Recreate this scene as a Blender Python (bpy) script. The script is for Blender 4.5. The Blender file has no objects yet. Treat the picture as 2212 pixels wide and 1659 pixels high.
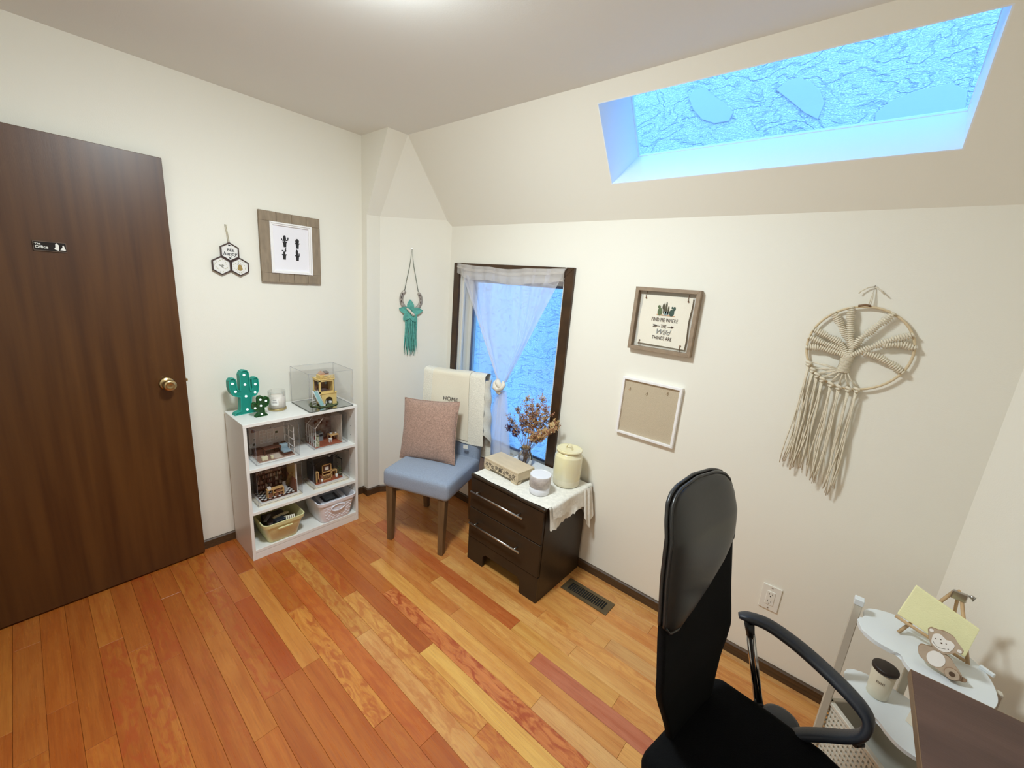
import bpy, bmesh, math, random
from mathutils import Vector, Matrix, noise
C = bpy.context.scene.collection
PI = math.pi
rnd = random.Random(7)
# ------------------------------------------------------------------ camera, world, light, exposure
def setup():
    sc = bpy.context.scene
    yaw, pitch, roll, f = -0.692203, -0.237764, 0.080997, 886.356
    fw = Vector((math.sin(yaw)*math.cos(pitch), math.cos(yaw)*math.cos(pitch), math.sin(pitch)))
    r = fw.cross(Vector((0, 0, 1))).normalized(); u = r.cross(fw)
    r2 = math.cos(roll)*r + math.sin(roll)*u; u2 = -math.sin(roll)*r + math.cos(roll)*u
    cd = bpy.data.cameras.new('camera'); cam = bpy.data.objects.new('camera', cd); C.objects.link(cam)
    m = Matrix((r2, u2, -fw)).transposed().to_4x4(); m.translation = (2.59128, -1.96735, 1.606)
    cam.matrix_world = m
    cd.sensor_fit = 'HORIZONTAL'; cd.sensor_width = 36; cd.lens = f/2212*36; cd.clip_start = .02
    sc.camera = cam
    w = bpy.data.worlds.new('world'); sc.world = w; w.use_nodes = True
    bg = w.node_tree.nodes['Background']; bg.inputs[0].default_value = (.13, .42, 1.0, 1); bg.inputs[1].default_value = 1.9
    sc.view_settings.view_transform = 'Standard'; sc.view_settings.look = 'None'
    sc.view_settings.exposure = 1.60; sc.view_settings.gamma = 1; sc.view_settings.use_curve_mapping = False
    sc.cycles.max_bounces = 8; sc.cycles.diffuse_bounces = 5; sc.cycles.transparent_max_bounces = 24
    sc.cycles.sample_clamp_indirect = 6; sc.cycles.use_denoising = True
    sc.cycles.caustics_reflective = False; sc.cycles.caustics_refractive = False
setup()
LAMP = Vector((1.50, -1.34, 2.42)); LAMP_POWER = 55.0; LAMP_COL = (.88, 1.0, 1.05)

# ------------------------------------------------------------------ helpers
def lin(c):
    return tuple((v/255/12.92 if v/255 <= .04045 else ((v/255+.055)/1.055)**2.4) for v in c)
MATS = {}
def mat(name, col, rough=.6, metal=0, var=None, bump=None, coat=0, spec=.5, trans=0, emit=None, alpha=None, sheen=0, stretch=(1, 1, 1), col2=None):
    """procedural principled material; var=(scale, amount) colour noise, bump=(scale, strength)"""
    if name in MATS: return MATS[name]
    m = bpy.data.materials.new(name); m.use_nodes = True; nt = m.node_tree; N = nt.nodes; L = nt.links
    p = N['Principled BSDF']; c = lin(col)
    p.inputs['Base Color'].default_value = (*c, 1); p.inputs['Roughness'].default_value = rough
    p.inputs['Metallic'].default_value = metal; p.inputs['Specular IOR Level'].default_value = spec
    p.inputs['Coat Weight'].default_value = coat; p.inputs['Coat Roughness'].default_value = .12
    p.inputs['Transmission Weight'].default_value = trans; p.inputs['Sheen Weight'].default_value = sheen
    if emit: p.inputs['Emission Color'].default_value = (*emit[0], 1); p.inputs['Emission Strength'].default_value = emit[1]
    tc = N.new('ShaderNodeTexCoord'); mp = N.new('ShaderNodeMapping'); mp.inputs['Scale'].default_value = stretch
    L.new(tc.outputs['Object'], mp.inputs[0])
    if var:
        n = N.new('ShaderNodeTexNoise'); n.inputs['Scale'].default_value = var[0]; n.inputs['Detail'].default_value = 5
        L.new(mp.outputs[0], n.inputs['Vector'])
        mx = N.new('ShaderNodeMix'); mx.data_type = 'RGBA'
        rp = N.new('ShaderNodeMapRange'); rp.inputs[1].default_value = .32; rp.inputs[2].default_value = .68
        L.new(n.outputs['Fac'], rp.inputs[0]); L.new(rp.outputs[0], mx.inputs[0])
        d = lin(col2) if col2 else tuple(v*(1-var[1]) for v in c)
        mx.inputs[6].default_value = (*c, 1); mx.inputs[7].default_value = (*d, 1)
        L.new(mx.outputs[2], p.inputs['Base Color'])
    if bump:
        n2 = N.new('ShaderNodeTexNoise'); n2.inputs['Scale'].default_value = bump[0]; n2.inputs['Detail'].default_value = 4
        L.new(mp.outputs[0], n2.inputs['Vector'])
        b = N.new('ShaderNodeBump'); b.inputs['Strength'].default_value = bump[1]; b.inputs['Distance'].default_value = .002
        L.new(n2.outputs['Fac'], b.inputs['Height']); L.new(b.outputs[0], p.inputs['Normal'])
    MATS[name] = m; return m
def clear_mat(name, tint=(1, 1, 1), gloss=.12, body=0, bodycol=(255, 255, 255), rough=.03):
    """thin clear sheet: straight-through light, a fresnel reflection, optionally some scattering body (sheer cloth, smoky glass)"""
    if name in MATS: return MATS[name]
    m = bpy.data.materials.new(name); m.use_nodes = True; nt = m.node_tree; N = nt.nodes; L = nt.links; N.clear()
    out = N.new('ShaderNodeOutputMaterial'); tr = N.new('ShaderNodeBsdfTransparent'); tr.inputs[0].default_value = (*tint, 1)
    last = tr.outputs[0]
    if body:
        d = N.new('ShaderNodeBsdfDiffuse'); d.inputs[0].default_value = (*lin(bodycol), 1)
        t2 = N.new('ShaderNodeBsdfTranslucent'); t2.inputs[0].default_value = (*lin(bodycol), 1)
        a = N.new('ShaderNodeMixShader'); a.inputs[0].default_value = .4; L.new(d.outputs[0], a.inputs[1]); L.new(t2.outputs[0], a.inputs[2])
        b = N.new('ShaderNodeMixShader'); b.inputs[0].default_value = body; L.new(last, b.inputs[1]); L.new(a.outputs[0], b.inputs[2]); last = b.outputs[0]
    if gloss:
        g = N.new('ShaderNodeBsdfGlossy'); g.inputs['Roughness'].default_value = rough
        fr = N.new('ShaderNodeFresnel'); fr.inputs[0].default_value = 1.45
        mu = N.new('ShaderNodeMath'); mu.operation = 'MULTIPLY'; mu.inputs[1].default_value = gloss*6; mu.use_clamp = True; L.new(fr.outputs[0], mu.inputs[0])
        c = N.new('ShaderNodeMixShader'); L.new(mu.outputs[0], c.inputs[0]); L.new(last, c.inputs[1]); L.new(g.outputs[0], c.inputs[2]); last = c.outputs[0]
    L.new(last, out.inputs[0]); MATS[name] = m; return m

def thing(name, label, cat, loc=(0, 0, 0), rz=0, group=None):
    o = bpy.data.objects.new(name, None); C.objects.link(o); o.empty_display_size = .05
    M = Matrix.Translation(Vector(loc)) @ Matrix.Rotation(math.radians(rz), 4, 'Z')
    o.matrix_world = M; o['label'] = label; o['category'] = cat
    if group: o['group'] = group
    WM[o.name] = M; return o
WM = {}
def setting(name, me=None):
    o = bpy.data.objects.new(name, me); C.objects.link(o); o['kind'] = 'structure'; WM[o.name] = Matrix(); return o

class B:
    def __init__(s): s.b = bmesh.new(); s.M = Matrix(); s.mi = 0
    def _v(s, p): return s.b.verts.new(s.M @ Vector(p))
    def face(s, pts):
        f = s.b.faces.new([s._v(p) for p in pts]); f.material_index = s.mi; return f
    def _faces(s, vs, idx, sm=False):
        out = []
        for i in idx:
            try: f = s.b.faces.new([vs[k] for k in i])
            except ValueError: continue
            f.material_index = s.mi; f.smooth = sm; out.append(f)
        return out
    def box(s, x0, x1, y0, y1, z0, z1, bev=0, seg=1):
        vs = [s._v((x, y, z)) for x in (x0, x1) for y in (y0, y1) for z in (z0, z1)]
        fs = s._faces(vs, [(0, 1, 3, 2), (4, 6, 7, 5), (0, 4, 5, 1), (2, 3, 7, 6), (0, 2, 6, 4), (1, 5, 7, 3)])
        if bev:
            es = list({e for f in fs for e in f.edges})
            bmesh.ops.bevel(s.b, geom=es, offset=bev, segments=seg, affect='EDGES', profile=.5)
        return s
    def hexa(s, c, bev=0, seg=1):
        """8 corners: bottom 4 (ccw) then top 4"""
        vs = [s._v(p) for p in c]
        fs = s._faces(vs, [(3, 2, 1, 0), (4, 5, 6, 7), (0, 1, 5, 4), (1, 2, 6, 5), (2, 3, 7, 6), (3, 0, 4, 7)])
        if bev:
            es = list({e for f in fs for e in f.edges}); bmesh.ops.bevel(s.b, geom=es, offset=bev, segments=seg, affect='EDGES', profile=.5)
        return s
    def prism(s, poly, lo, hi, axis='z', bev=0, seg=2):
        """poly: 2-D outline extruded along axis (z: x,y  y: x,z  x: y,z)"""
        def P(a, b, h): return {'z': (a, b, h), 'y': (a, h, b), 'x': (h, a, b)}[axis]
        n = len(poly); vs = [s._v(P(a, b, lo)) for a, b in poly] + [s._v(P(a, b, hi)) for a, b in poly]
        fs = s._faces(vs, [tuple(range(n-1, -1, -1)), tuple(range(n, 2*n))] + [(i, (i+1) % n, n+(i+1) % n, n+i) for i in range(n)])
        if bev:
            es = [e for f in fs[:2] for e in f.edges]; bmesh.ops.bevel(s.b, geom=es, offset=bev, segments=seg, affect='EDGES', profile=.5)
        return s
    def tube(s, pts, r, seg=8, closed=False, cap=True, sm=True, flat=1.0, up=None):
        pts = [Vector(p) for p in pts]; n = len(pts); rs = r if isinstance(r, (list, tuple)) else [r]*n
        rings = []; prev = None
        for i, p in enumerate(pts):
            a = pts[(i-1) % n] if (i > 0 or closed) else p; c = pts[(i+1) % n] if (i < n-1 or closed) else p
            t = (c-a).normalized()
            if prev is None:
                q = Vector(up) if up else (Vector((0, 0, 1)) if abs(t.z) < .9 else Vector((1, 0, 0)))
            else: q = prev
            q = (q - t*q.dot(t)).normalized(); w = t.cross(q); prev = q
            rings.append([s._v(p + (q*math.cos(2*PI*k/seg)*flat + w*math.sin(2*PI*k/seg))*rs[i]) for k in range(seg)])
        m = n if closed else n-1
        for i in range(m):
            A, D = rings[i], rings[(i+1) % n]
            for k in range(seg):
                try: f = s.b.faces.new((A[k], A[(k+1) % seg], D[(k+1) % seg], D[k])); f.smooth = sm; f.material_index = s.mi
                except ValueError: pass
        if cap and not closed:
            for rg, rev in ((rings[0], 1), (rings[-1], 0)):
                try: f = s.b.faces.new(rg[::-1] if rev else rg); f.material_index = s.mi
                except ValueError: pass
        return s
    def cyl(s, p0, p1, r0, r1=None, seg=16, sm=True): return s.tube([p0, p1], [r0, r0 if r1 is None else r1], seg, sm=sm)
    def lathe(s, prof, c=(0, 0, 0), seg=24, sm=True, axis='z', sx=1, sy=1):
        rings = []
        for r, h in prof:
            ring = []
            for k in range(seg if r > 1e-6 else 1):
                a = 2*PI*k/seg; x, y = r*math.cos(a)*sx, r*math.sin(a)*sy
                q = {'z': (c[0]+x, c[1]+y, c[2]+h), 'y': (c[0]+x, c[1]+h, c[2]+y), 'x': (c[0]+h, c[1]+x, c[2]+y)}[axis]
                ring.append(s._v(q))
            rings.append(ring)
        for A, D in zip(rings, rings[1:]):
            for k in range(seg):
                a, b = A[k % len(A)], A[(k+1) % len(A)]; c2, d = D[(k+1) % len(D)], D[k % len(D)]
                q = []
                for v in (a, b, c2, d):
                    if v not in q: q.append(v)
                if len(q) > 2:
                    try: f = s.b.faces.new(q); f.smooth = sm; f.material_index = s.mi
                    except ValueError: pass
        return s
    def grid(s, fn, nu, nv, sm=True, thick=0, keep=None):
        g = [[s._v(fn(i/nu, j/nv)) for j in range(nv+1)] for i in range(nu+1)]; fs = []
        for i in range(nu):
            for j in range(nv):
                if keep and not keep((i+.5)/nu, (j+.5)/nv): continue
                f = s.b.faces.new((g[i][j], g[i+1][j], g[i+1][j+1], g[i][j+1])); f.smooth = sm; f.material_index = s.mi; fs.append(f)
        if thick: bmesh.ops.solidify(s.b, geom=fs, thickness=thick)
        return s
    def ball(s, c, r, sx=1, sy=1, sz=1, seg=12):
        n = max(6, seg//2)
        return s.lathe([(r*math.sin(PI*i/n), -r*math.cos(PI*i/n)*sz) for i in range(n+1)], c, seg, sx=sx, sy=sy)
    def done(s, name, m, parent=None, world=False, smooth=None, kind=None, label=None, sub=0):
        bmesh.ops.remove_doubles(s.b, verts=s.b.verts, dist=1e-6)
        loose = [v for v in s.b.verts if not v.link_faces]
        if loose: bmesh.ops.delete(s.b, geom=loose, context='VERTS')
        bmesh.ops.recalc_face_normals(s.b, faces=s.b.faces)
        me = bpy.data.meshes.new(name)
        if world and parent is not None: s.b.transform(WM[parent.name].inverted())
        s.b.to_mesh(me); s.b.free()
        for x in (m if isinstance(m, (list, tuple)) else [m]): me.materials.append(x)
        if smooth is not None:
            me.polygons.foreach_set('use_smooth', [True]*len(me.polygons)); me.set_sharp_from_angle(angle=math.radians(smooth))
        o = bpy.data.objects.new(name, me); C.objects.link(o)
        if parent is not None: o.parent = parent
        WM[o.name] = WM[parent.name].copy() if parent is not None else Matrix()
        if sub:
            md = o.modifiers.new('s', 'SUBSURF'); md.levels = sub; md.render_levels = sub
        if kind: o['kind'] = kind
        if label: o['label'] = label
        return o
def tagged(o, label, cat, group=None):
    o['label'] = label; o['category'] = cat
    if group: o['group'] = group
    return o
def text(s, size, pos, parent, m, rot=(90, 0, 0), align='CENTER', shear=0, name='lettering', sx=1, world=False, spacing=1, bold=0):
    cu = bpy.data.curves.new(name, 'FONT'); cu.body = s; cu.size = size; cu.align_x = align; cu.align_y = 'CENTER'
    cu.shear = shear; cu.extrude = .0002; cu.offset = bold; cu.space_character = spacing; cu.materials.append(m); cu.resolution_u = 4
    tmp = bpy.data.objects.new('tmp_text', cu); me = bpy.data.meshes.new_from_object(tmp); bpy.data.objects.remove(tmp); me.name = name
    o = bpy.data.objects.new(name, me); C.objects.link(o); o.parent = parent
    M = Matrix.Translation(Vector(pos)) @ (Matrix.Rotation(math.radians(rot[2]), 4, 'Z') @ Matrix.Rotation(math.radians(rot[0]), 4, 'X') @ Matrix.Rotation(math.radians(rot[1]), 4, 'Y')) @ Matrix.Diagonal((sx, 1, 1, 1))
    o.matrix_local = M; return o
def arc(cx, cy, r, a0, a1, n, ry=None):
    ry = r if ry is None else ry
    return [(cx+r*math.cos(math.radians(a0+(a1-a0)*i/n)), cy+ry*math.sin(math.radians(a0+(a1-a0)*i/n))) for i in range(n+1)]
def rrect(x0, x1, y0, y1, r, n=4):
    return arc(x1-r, y0+r, r, -90, 0, n)+arc(x1-r, y1-r, r, 0, 90, n)+arc(x0+r, y1-r, r, 90, 180, n)+arc(x0+r, y0+r, r, 180, 270, n)

# ------------------------------------------------------------------ shared materials
WALL = mat('wall_paint', (240, 235, 222), .62, bump=(260, .12), spec=.3)
CEIL = mat('ceiling_paint', (238, 236, 230), .8, bump=(240, .1), spec=.2)
TRIMW = mat('window_white', (226, 222, 212), .4)
DARKWOOD = mat('dark_trim_wood', (74, 50, 28), .42, var=(14, .45), stretch=(1, 1, 1), bump=(60, .2))
BASEB = mat('baseboard_wood', (92, 66, 40), .5, var=(10, .5), stretch=(.5, 6, 14))
WHITE = mat('white_laminate', (238, 236, 230), .35)
BLACK = mat('black_plastic', (24, 25, 28), .45)
METAL = mat('satin_metal', (190, 186, 180), .3, metal=1)
GLASS = clear_mat('window_glass', (.97, .99, 1), .08)
ACRYL = clear_mat('acrylic', (.998, .998, .998), .035)
ACEDGE = clear_mat('acrylic_edge', (.84, .84, .87), .02, body=.2, bodycol=(220, 220, 226))
# ------------------------------------------------------------------ ROOM SHELL
XR = 3.755
def quadslab(poly, off, name, m):
    """closed slab from a planar polygon and an offset vector"""
    b = B(); n = len(poly); v = [b._v(p) for p in poly]+[b._v(Vector(p)+Vector(off)) for p in poly]
    b._faces(v, [tuple(range(n)), tuple(range(2*n-1, n-1, -1))]+[(i, n+i, n+(i+1) % n, (i+1) % n) for i in range(n)])
    o = b.done(name, m); o['kind'] = 'structure'; return o
def shell():
    # left wall
    b = B(); b.box(-.15, 0, -2.55, .15, -.1, 2.57); o = b.done('wall_left', WALL); o['kind'] = 'structure'
    # window wall with opening
    X0, X1, Z0, Z1 = .43, 1.287, .462, 1.664
    b = B(); b.box(-.15, X0, 0, .15, -.1, 2.1); b.box(X1, 4.0, 0, .15, -.1, 2.1); b.box(X0, X1, 0, .15, -.1, Z0); b.box(X0, X1, 0, .15, Z1, 2.1)
    o = b.done('wall_right', WALL); o['kind'] = 'structure'
    # slanted wall at the right end, then the side wall
    quadslab([(2.985, 0, -.1), (XR, -1.1, -.1), (XR, -1.1, 2.57), (2.985, 0, 2.57)], (.12, .10, 0), 'wall_slanted', WALL)
    b = B(); b.box(XR, XR+.15, -2.55, -1.095, -.1, 2.57); o = b.done('wall_side', WALL); o['kind'] = 'structure'
    # back wall with the doorway, hall behind
    b = B(); b.box(0, .10, -2.5, -2.38, -.1, 2.57); b.box(.92, XR, -2.5, -2.38, -.1, 2.57); b.box(.10, .92, -2.5, -2.38, 2.05, 2.57)
    o = b.done('wall_back', WALL); o['kind'] = 'structure'
    b = B(); b.box(-.05, 1.3, -3.5, -3.4, -.1, 2.57); b.box(-.15, -.05, -3.5, -2.5, -.1, 2.57); b.box(1.2, 1.3, -3.4, -2.5, -.1, 2.57); b.box(-.15, 1.3, -3.5, -2.5, 2.42, 2.57)
    o = b.done('wall_hall', WALL); o['kind'] = 'structure'
    # corner: chase, hip slope, diagonal face
    zk = 1.955; zc = 2.42
    A = (.06, -.39); Bp = (.30, -.03)
    b = B()
    b.face([(0, -.485, 0), (.06, -.485, 0), (.06, -.485, 1.96), (.29, -.485, zc), (0, -.485, zc)])
    b.face([(.06, -.485, 0), (.06, -.39, 0), (.06, -.39, 1.965), (.06, -.485, 1.96)])
    b.face([(.06, -.485, 1.96), (.06, -.39, 1.965), (.29, -.485, zc)]); b.face([(.06, -.39, 1.965), (.29, -.35, zc), (.29, -.485, zc)])
    b.face([(.06, -.39, 0), (.30, -.03, 0), (.30, -.03, 1.99), (.06, -.39, 1.965)])
    b.face([(.06, -.39, 1.965), (.30, -.03, 1.99), (.29, -.35, zc)])
    b.face([(.30, -.03, 0), (.318, 0, 0), (.318, 0, 1.955), (.30, -.03, 1.99)])
    b.face([(.30, -.03, 1.99), (.318, 0, 1.955), (.29, -.35, zc)])
    o = b.done('wall_corner', WALL); o['kind'] = 'structure'
    # ceiling
    b = B(); b.box(-.15, 4.0, -2.55, -.34, zc, zc+.15); o = b.done('ceiling', CEIL); o['kind'] = 'structure'
    # sloped ceiling with the skylight shaft; slope frame: x, s up the slope, n outwards
    u = Vector((0, -.35, .465)).normalized(); n = Vector((0, .465, .35)).normalized()
    M = Matrix(((1, 0, 0, 0), (0, u.y, n.y, 0), (0, u.z, n.z, zk), (0, 0, 0, 1)))
    s0, s1 = .175, .512; xa, xb = 1.552, 2.70
    b = B(); b.M = M
    b.box(-.15, xa, 0, .70, 0, .30); b.box(xb, 4.0, 0, .70, 0, .30); b.box(xa, xb, 0, s0, 0, .30); b.box(xa, xb, s1, .70, 0, .30)
    o = b.done('ceiling_slope', WALL); o['kind'] = 'structure'
    # skylight: lining, frame and pane
    sk = setting('window_2')
    b = B(); b.M = M; t = .004
    LIN = mat('shaft_paint', (240, 243, 245), .4)
    b.box(xa, xa+t, s0, s1, .0, .29); b.box(xb-t, xb, s0, s1, .0, .29); b.box(xa+t, xb-t, s0, s0+t, .0, .29); b.box(xa+t, xb-t, s1-t, s1, .0, .29)
    b.done('shaft_lining', LIN, sk)
    b = B(); b.M = M
    for a in ((xa, xa+.006, s0, s1), (xb-.006, xb, s0, s1), (xa, xb, s0, s0+.006), (xa, xb, s1-.006, s1)): b.box(*a, .290, .312)
    b.done('frame', LIN, sk)
    b = B(); b.M = M; b.box(xa, xb, s0, s1, .300, .304); b.done('pane', GLASS, sk)
    # floor slab under the planks
    b = B(); b.box(-.15, 4.0, -3.5, .15, -.08, -.013); fl = b.done('floor', mat('subfloor', (60, 30, 14), .8)); fl['kind'] = 'structure'
    WM['floor'] = Matrix()
    return fl, M
FLOOR, SLOPE = shell()

# floor planks ---------------------------------------------------------------
def plank_material():
    m = bpy.data.materials.new('plank_wood'); m.use_nodes = True; nt = m.node_tree; N = nt.nodes; L = nt.links
    p = N['Principled BSDF']; oi = N.new('ShaderNodeObjectInfo'); tc = N.new('ShaderNodeTexCoord')
    ad = N.new('ShaderNodeVectorMath'); ad.operation = 'ADD'
    sc = N.new('ShaderNodeVectorMath'); sc.operation = 'SCALE'; sc.inputs['Scale'].default_value = 37
    cb = N.new('ShaderNodeCombineXYZ'); L.new(oi.outputs['Random'], cb.inputs[0]); L.new(oi.outputs['Random'], cb.inputs[1]); L.new(cb.outputs[0], sc.inputs[0])
    L.new(tc.outputs['Object'], ad.inputs[0]); L.new(sc.outputs[0], ad.inputs[1])
    def nz(scale, st, det, dist=0):
        mp = N.new('ShaderNodeMapping'); mp.inputs['Scale'].default_value = st; L.new(ad.outputs[0], mp.inputs[0])
        n = N.new('ShaderNodeTexNoise'); n.inputs['Scale'].default_value = scale; n.inputs['Detail'].default_value = det; n.inputs['Distortion'].default_value = dist
        L.new(mp.outputs[0], n.inputs['Vector']); return n.outputs['Fac']
    def rng(x, a, b, c=0, d=1):
        r = N.new('ShaderNodeMapRange'); r.inputs[1].default_value = a; r.inputs[2].default_value = b; r.inputs[3].default_value = c; r.inputs[4].default_value = d; L.new(x, r.inputs[0]); return r.outputs[0]
    def mix(f, a, b, bt='MIX'):
        x = N.new('ShaderNodeMix'); x.data_type = 'RGBA'; x.blend_type = bt
        (L.new(f, x.inputs[0]) if hasattr(f, 'links') else setattr(x.inputs[0], 'default_value', f))
        for i, v in ((6, a), (7, b)):
            (L.new(v, x.inputs[i]) if hasattr(v, 'links') else setattr(x.inputs[i], 'default_value', (*v, 1)))
        return x.outputs[2]
    fine = rng(nz(26, (.35, 7, 1), 8), .35, .68)
    stre = rng(nz(7, (.35, 4.5, 1), 4, .4), .42, .64)
    blot = rng(nz(12, (1, 2.8, 1), 7, 1.3), .45, .60)
    c = mix(fine, oi.outputs['Color'], (.62, .52, .42), 'MULTIPLY')
    m1 = N.new('ShaderNodeMath'); m1.operation = 'MULTIPLY'; m1.inputs[1].default_value = .45; L.new(fine, m1.inputs[0])
    c = mix(m1.outputs[0], oi.outputs['Color'], c)
    m2 = N.new('ShaderNodeMath'); m2.operation = 'MULTIPLY'; m2.inputs[1].default_value = .5; L.new(stre, m2.inputs[0])
    c = mix(m2.outputs[0], c, mix(1.0, c, (.74, .48, .30), 'MULTIPLY'))
    m3 = N.new('ShaderNodeMath'); m3.operation = 'MULTIPLY'; L.new(blot, m3.inputs[0]); L.new(oi.outputs['Alpha'], m3.inputs[1])
    big = rng(nz(5, (.7, 1.6, 1), 4, .5), .40, .64); m4 = N.new('ShaderNodeMath'); m4.operation = 'MULTIPLY'; m4.inputs[1].default_value = .30; L.new(big, m4.inputs[0])
    c = mix(m4.outputs[0], c, mix(1.0, c, (.86, .66, .45), 'MULTIPLY'))
    c = mix(m3.outputs[0], c, lin((168, 74, 28)))
    L.new(c, p.inputs['Base Color']); L.new(rng(fine, 0, 1, .26, .4), p.inputs['Roughness'])
    p.inputs['Coat Weight'].default_value = .25; p.inputs['Coat Roughness'].default_value = .22
    bp = N.new('ShaderNodeBump'); bp.inputs['Strength'].default_value = .08; bp.inputs['Distance'].default_value = .001; L.new(fine, bp.inputs['Height']); L.new(bp.outputs[0], p.inputs['Normal'])
    return m
def planks():
    pm = plank_material(); W = .0765; y0 = -.039+W
    joints = {4: [.62, 1.877, 2.6], 5: [1.05, 1.992], 6: [.5, 1.662, 2.45], 7: [1.0, 1.893, 2.9], 8: [.42, 1.613, 2.15, 3.2], 9: [.35, 1.1, 1.79, 2.62], 10: [.48, 1.346, 2.25, 3.0],
              11: [.746, 1.918, 2.8], 12: [.45, .997, 2.186, 3.1], 13: [.3, 1.415, 2.75], 14: [.885, 1.834, 2.6], 15: [.33, 1.15, 2.3], 16: [.55, 1.72, 2.5], 17: [.8, 1.55, 2.7],
              18: [.36, 1.135, 2.2], 19: [.56, 1.13, 2.4], 20: [.4, 1.17, 2.0], 21: [.71, 1.3, 2.5]}
    special = {(8, 1): ((196, 112, 58), .3), (9, 3): ((196, 116, 84), .15), (12, 2): ((208, 128, 66), 1.0), (13, 2): ((226, 174, 88), .0), (16, 1): ((200, 112, 46), .45),
               (11, 1): ((222, 164, 84), .1), (18, 1): ((206, 136, 62), .0), (19, 0): ((188, 106, 44), .2), (19, 1): ((182, 92, 36), .5), (14, 2): ((206, 136, 62), .6), (9, 2): ((216, 160, 88), .2), (8, 2): ((218, 164, 88), 0),
               (14, 1): ((210, 150, 74), .5), (15, 1): ((206, 148, 74), .55), (17, 1): ((210, 140, 62), .7)}
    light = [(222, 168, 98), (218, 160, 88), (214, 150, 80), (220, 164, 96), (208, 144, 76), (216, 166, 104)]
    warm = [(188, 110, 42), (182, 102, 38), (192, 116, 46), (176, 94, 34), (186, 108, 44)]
    for r in range(0, 32):
        ya = y0-W*r; yb = ya-W
        if ya > 0: ya = -.0005
        if yb < -2.40: yb = -2.40
        if ya <= yb+.01: continue
        js = joints.get(r)
        if js is None:
            js = []; x = rnd.uniform(.25, 1.1)
            while x < 3.6: js.append(x); x += rnd.uniform(.55, 1.25)
        xs = [.0005]+js+[XR]
        for k in range(len(xs)-1):
            xa, xb = xs[k], xs[k+1]; cx, cy = (xa+xb)/2, (ya+yb)/2; g = .0003
            # keep planks clear of the slanted wall
            lim = 2.985+.7*abs(cy)
            if xa > lim: continue
            xb2 = min(xb, lim+.03); hx = (xb2-xa)/2-g; hy = (ya-yb)/2-g; cx = (xa+xb2)/2; h = rnd.uniform(-.0004, .0002)
            b = B(); b.box(-hx, hx, -hy, hy, -.0125, h, bev=.0007)
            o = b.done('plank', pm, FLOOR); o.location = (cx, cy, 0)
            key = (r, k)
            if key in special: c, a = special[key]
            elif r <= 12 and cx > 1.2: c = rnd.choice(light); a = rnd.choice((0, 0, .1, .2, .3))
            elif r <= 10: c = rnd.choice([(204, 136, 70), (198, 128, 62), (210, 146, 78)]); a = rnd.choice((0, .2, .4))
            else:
                w = .97 if (cx < 1.0 or r > 16) else (.6 if cx < 1.4 or r > 13 else .12)  # more warm, darker boards leftward: wood tone plus light falloff painted into colour
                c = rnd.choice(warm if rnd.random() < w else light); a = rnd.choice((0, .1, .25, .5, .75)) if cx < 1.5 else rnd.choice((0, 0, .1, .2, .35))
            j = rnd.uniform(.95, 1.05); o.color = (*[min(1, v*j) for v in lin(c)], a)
planks()

# exterior: stucco wall of the neighbouring house -------------------------------
def stucco_mat():
    m = bpy.data.materials.new('stucco'); m.use_nodes = True; nt = m.node_tree; N = nt.nodes; L = nt.links; p = N['Principled BSDF']
    p.inputs['Roughness'].default_value = .85; p.inputs['Base Color'].default_value = (*lin((228, 214, 212)), 1)
    tc = N.new('ShaderNodeTexCoord'); mp = N.new('ShaderNodeMapping'); mp.inputs['Scale'].default_value = (1, 1, 1.9); L.new(tc.outputs['Object'], mp.inputs[0])
    wv = N.new('ShaderNodeTexNoise'); wv.inputs['Scale'].default_value = 3.2; wv.inputs['Detail'].default_value = 9; wv.inputs['Distortion'].default_value = .5
    L.new(mp.outputs[0], wv.inputs['Vector'])
    # terraces: thin ragged ledges where the trowel dragged the mortar
    ml = N.new('ShaderNodeMath'); ml.operation = 'MULTIPLY'; ml.inputs[1].default_value = 9; L.new(wv.outputs['Fac'], ml.inputs[0])
    fr = N.new('ShaderNodeMath'); fr.operation = 'FRACT'; L.new(ml.outputs[0], fr.inputs[0])
    sm = N.new('ShaderNodeMapRange'); sm.inputs[1].default_value = 0; sm.inputs[2].default_value = .16; L.new(fr.outputs[0], sm.inputs[0])
    g = N.new('ShaderNodeTexNoise'); g.inputs['Scale'].default_value = 60; g.inputs['Detail'].default_value = 5; L.new(mp.outputs[0], g.inputs['Vector'])
    gr = N.new('ShaderNodeMapRange'); gr.inputs[1].default_value = .42; gr.inputs[2].default_value = .6; L.new(g.outputs['Fac'], gr.inputs[0])
    ad = N.new('ShaderNodeMath'); ad.operation = 'MULTIPLY_ADD'; ad.inputs[1].default_value = .42; L.new(gr.outputs[0], ad.inputs[0]); L.new(sm.outputs[0], ad.inputs[2])
    b = N.new('ShaderNodeBump'); b.inputs['Strength'].default_value = 1; b.inputs['Distance'].default_value = .014
    L.new(ad.outputs[0], b.inputs['Height']); L.new(b.outputs[0], p.inputs['Normal'])
    return m
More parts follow.
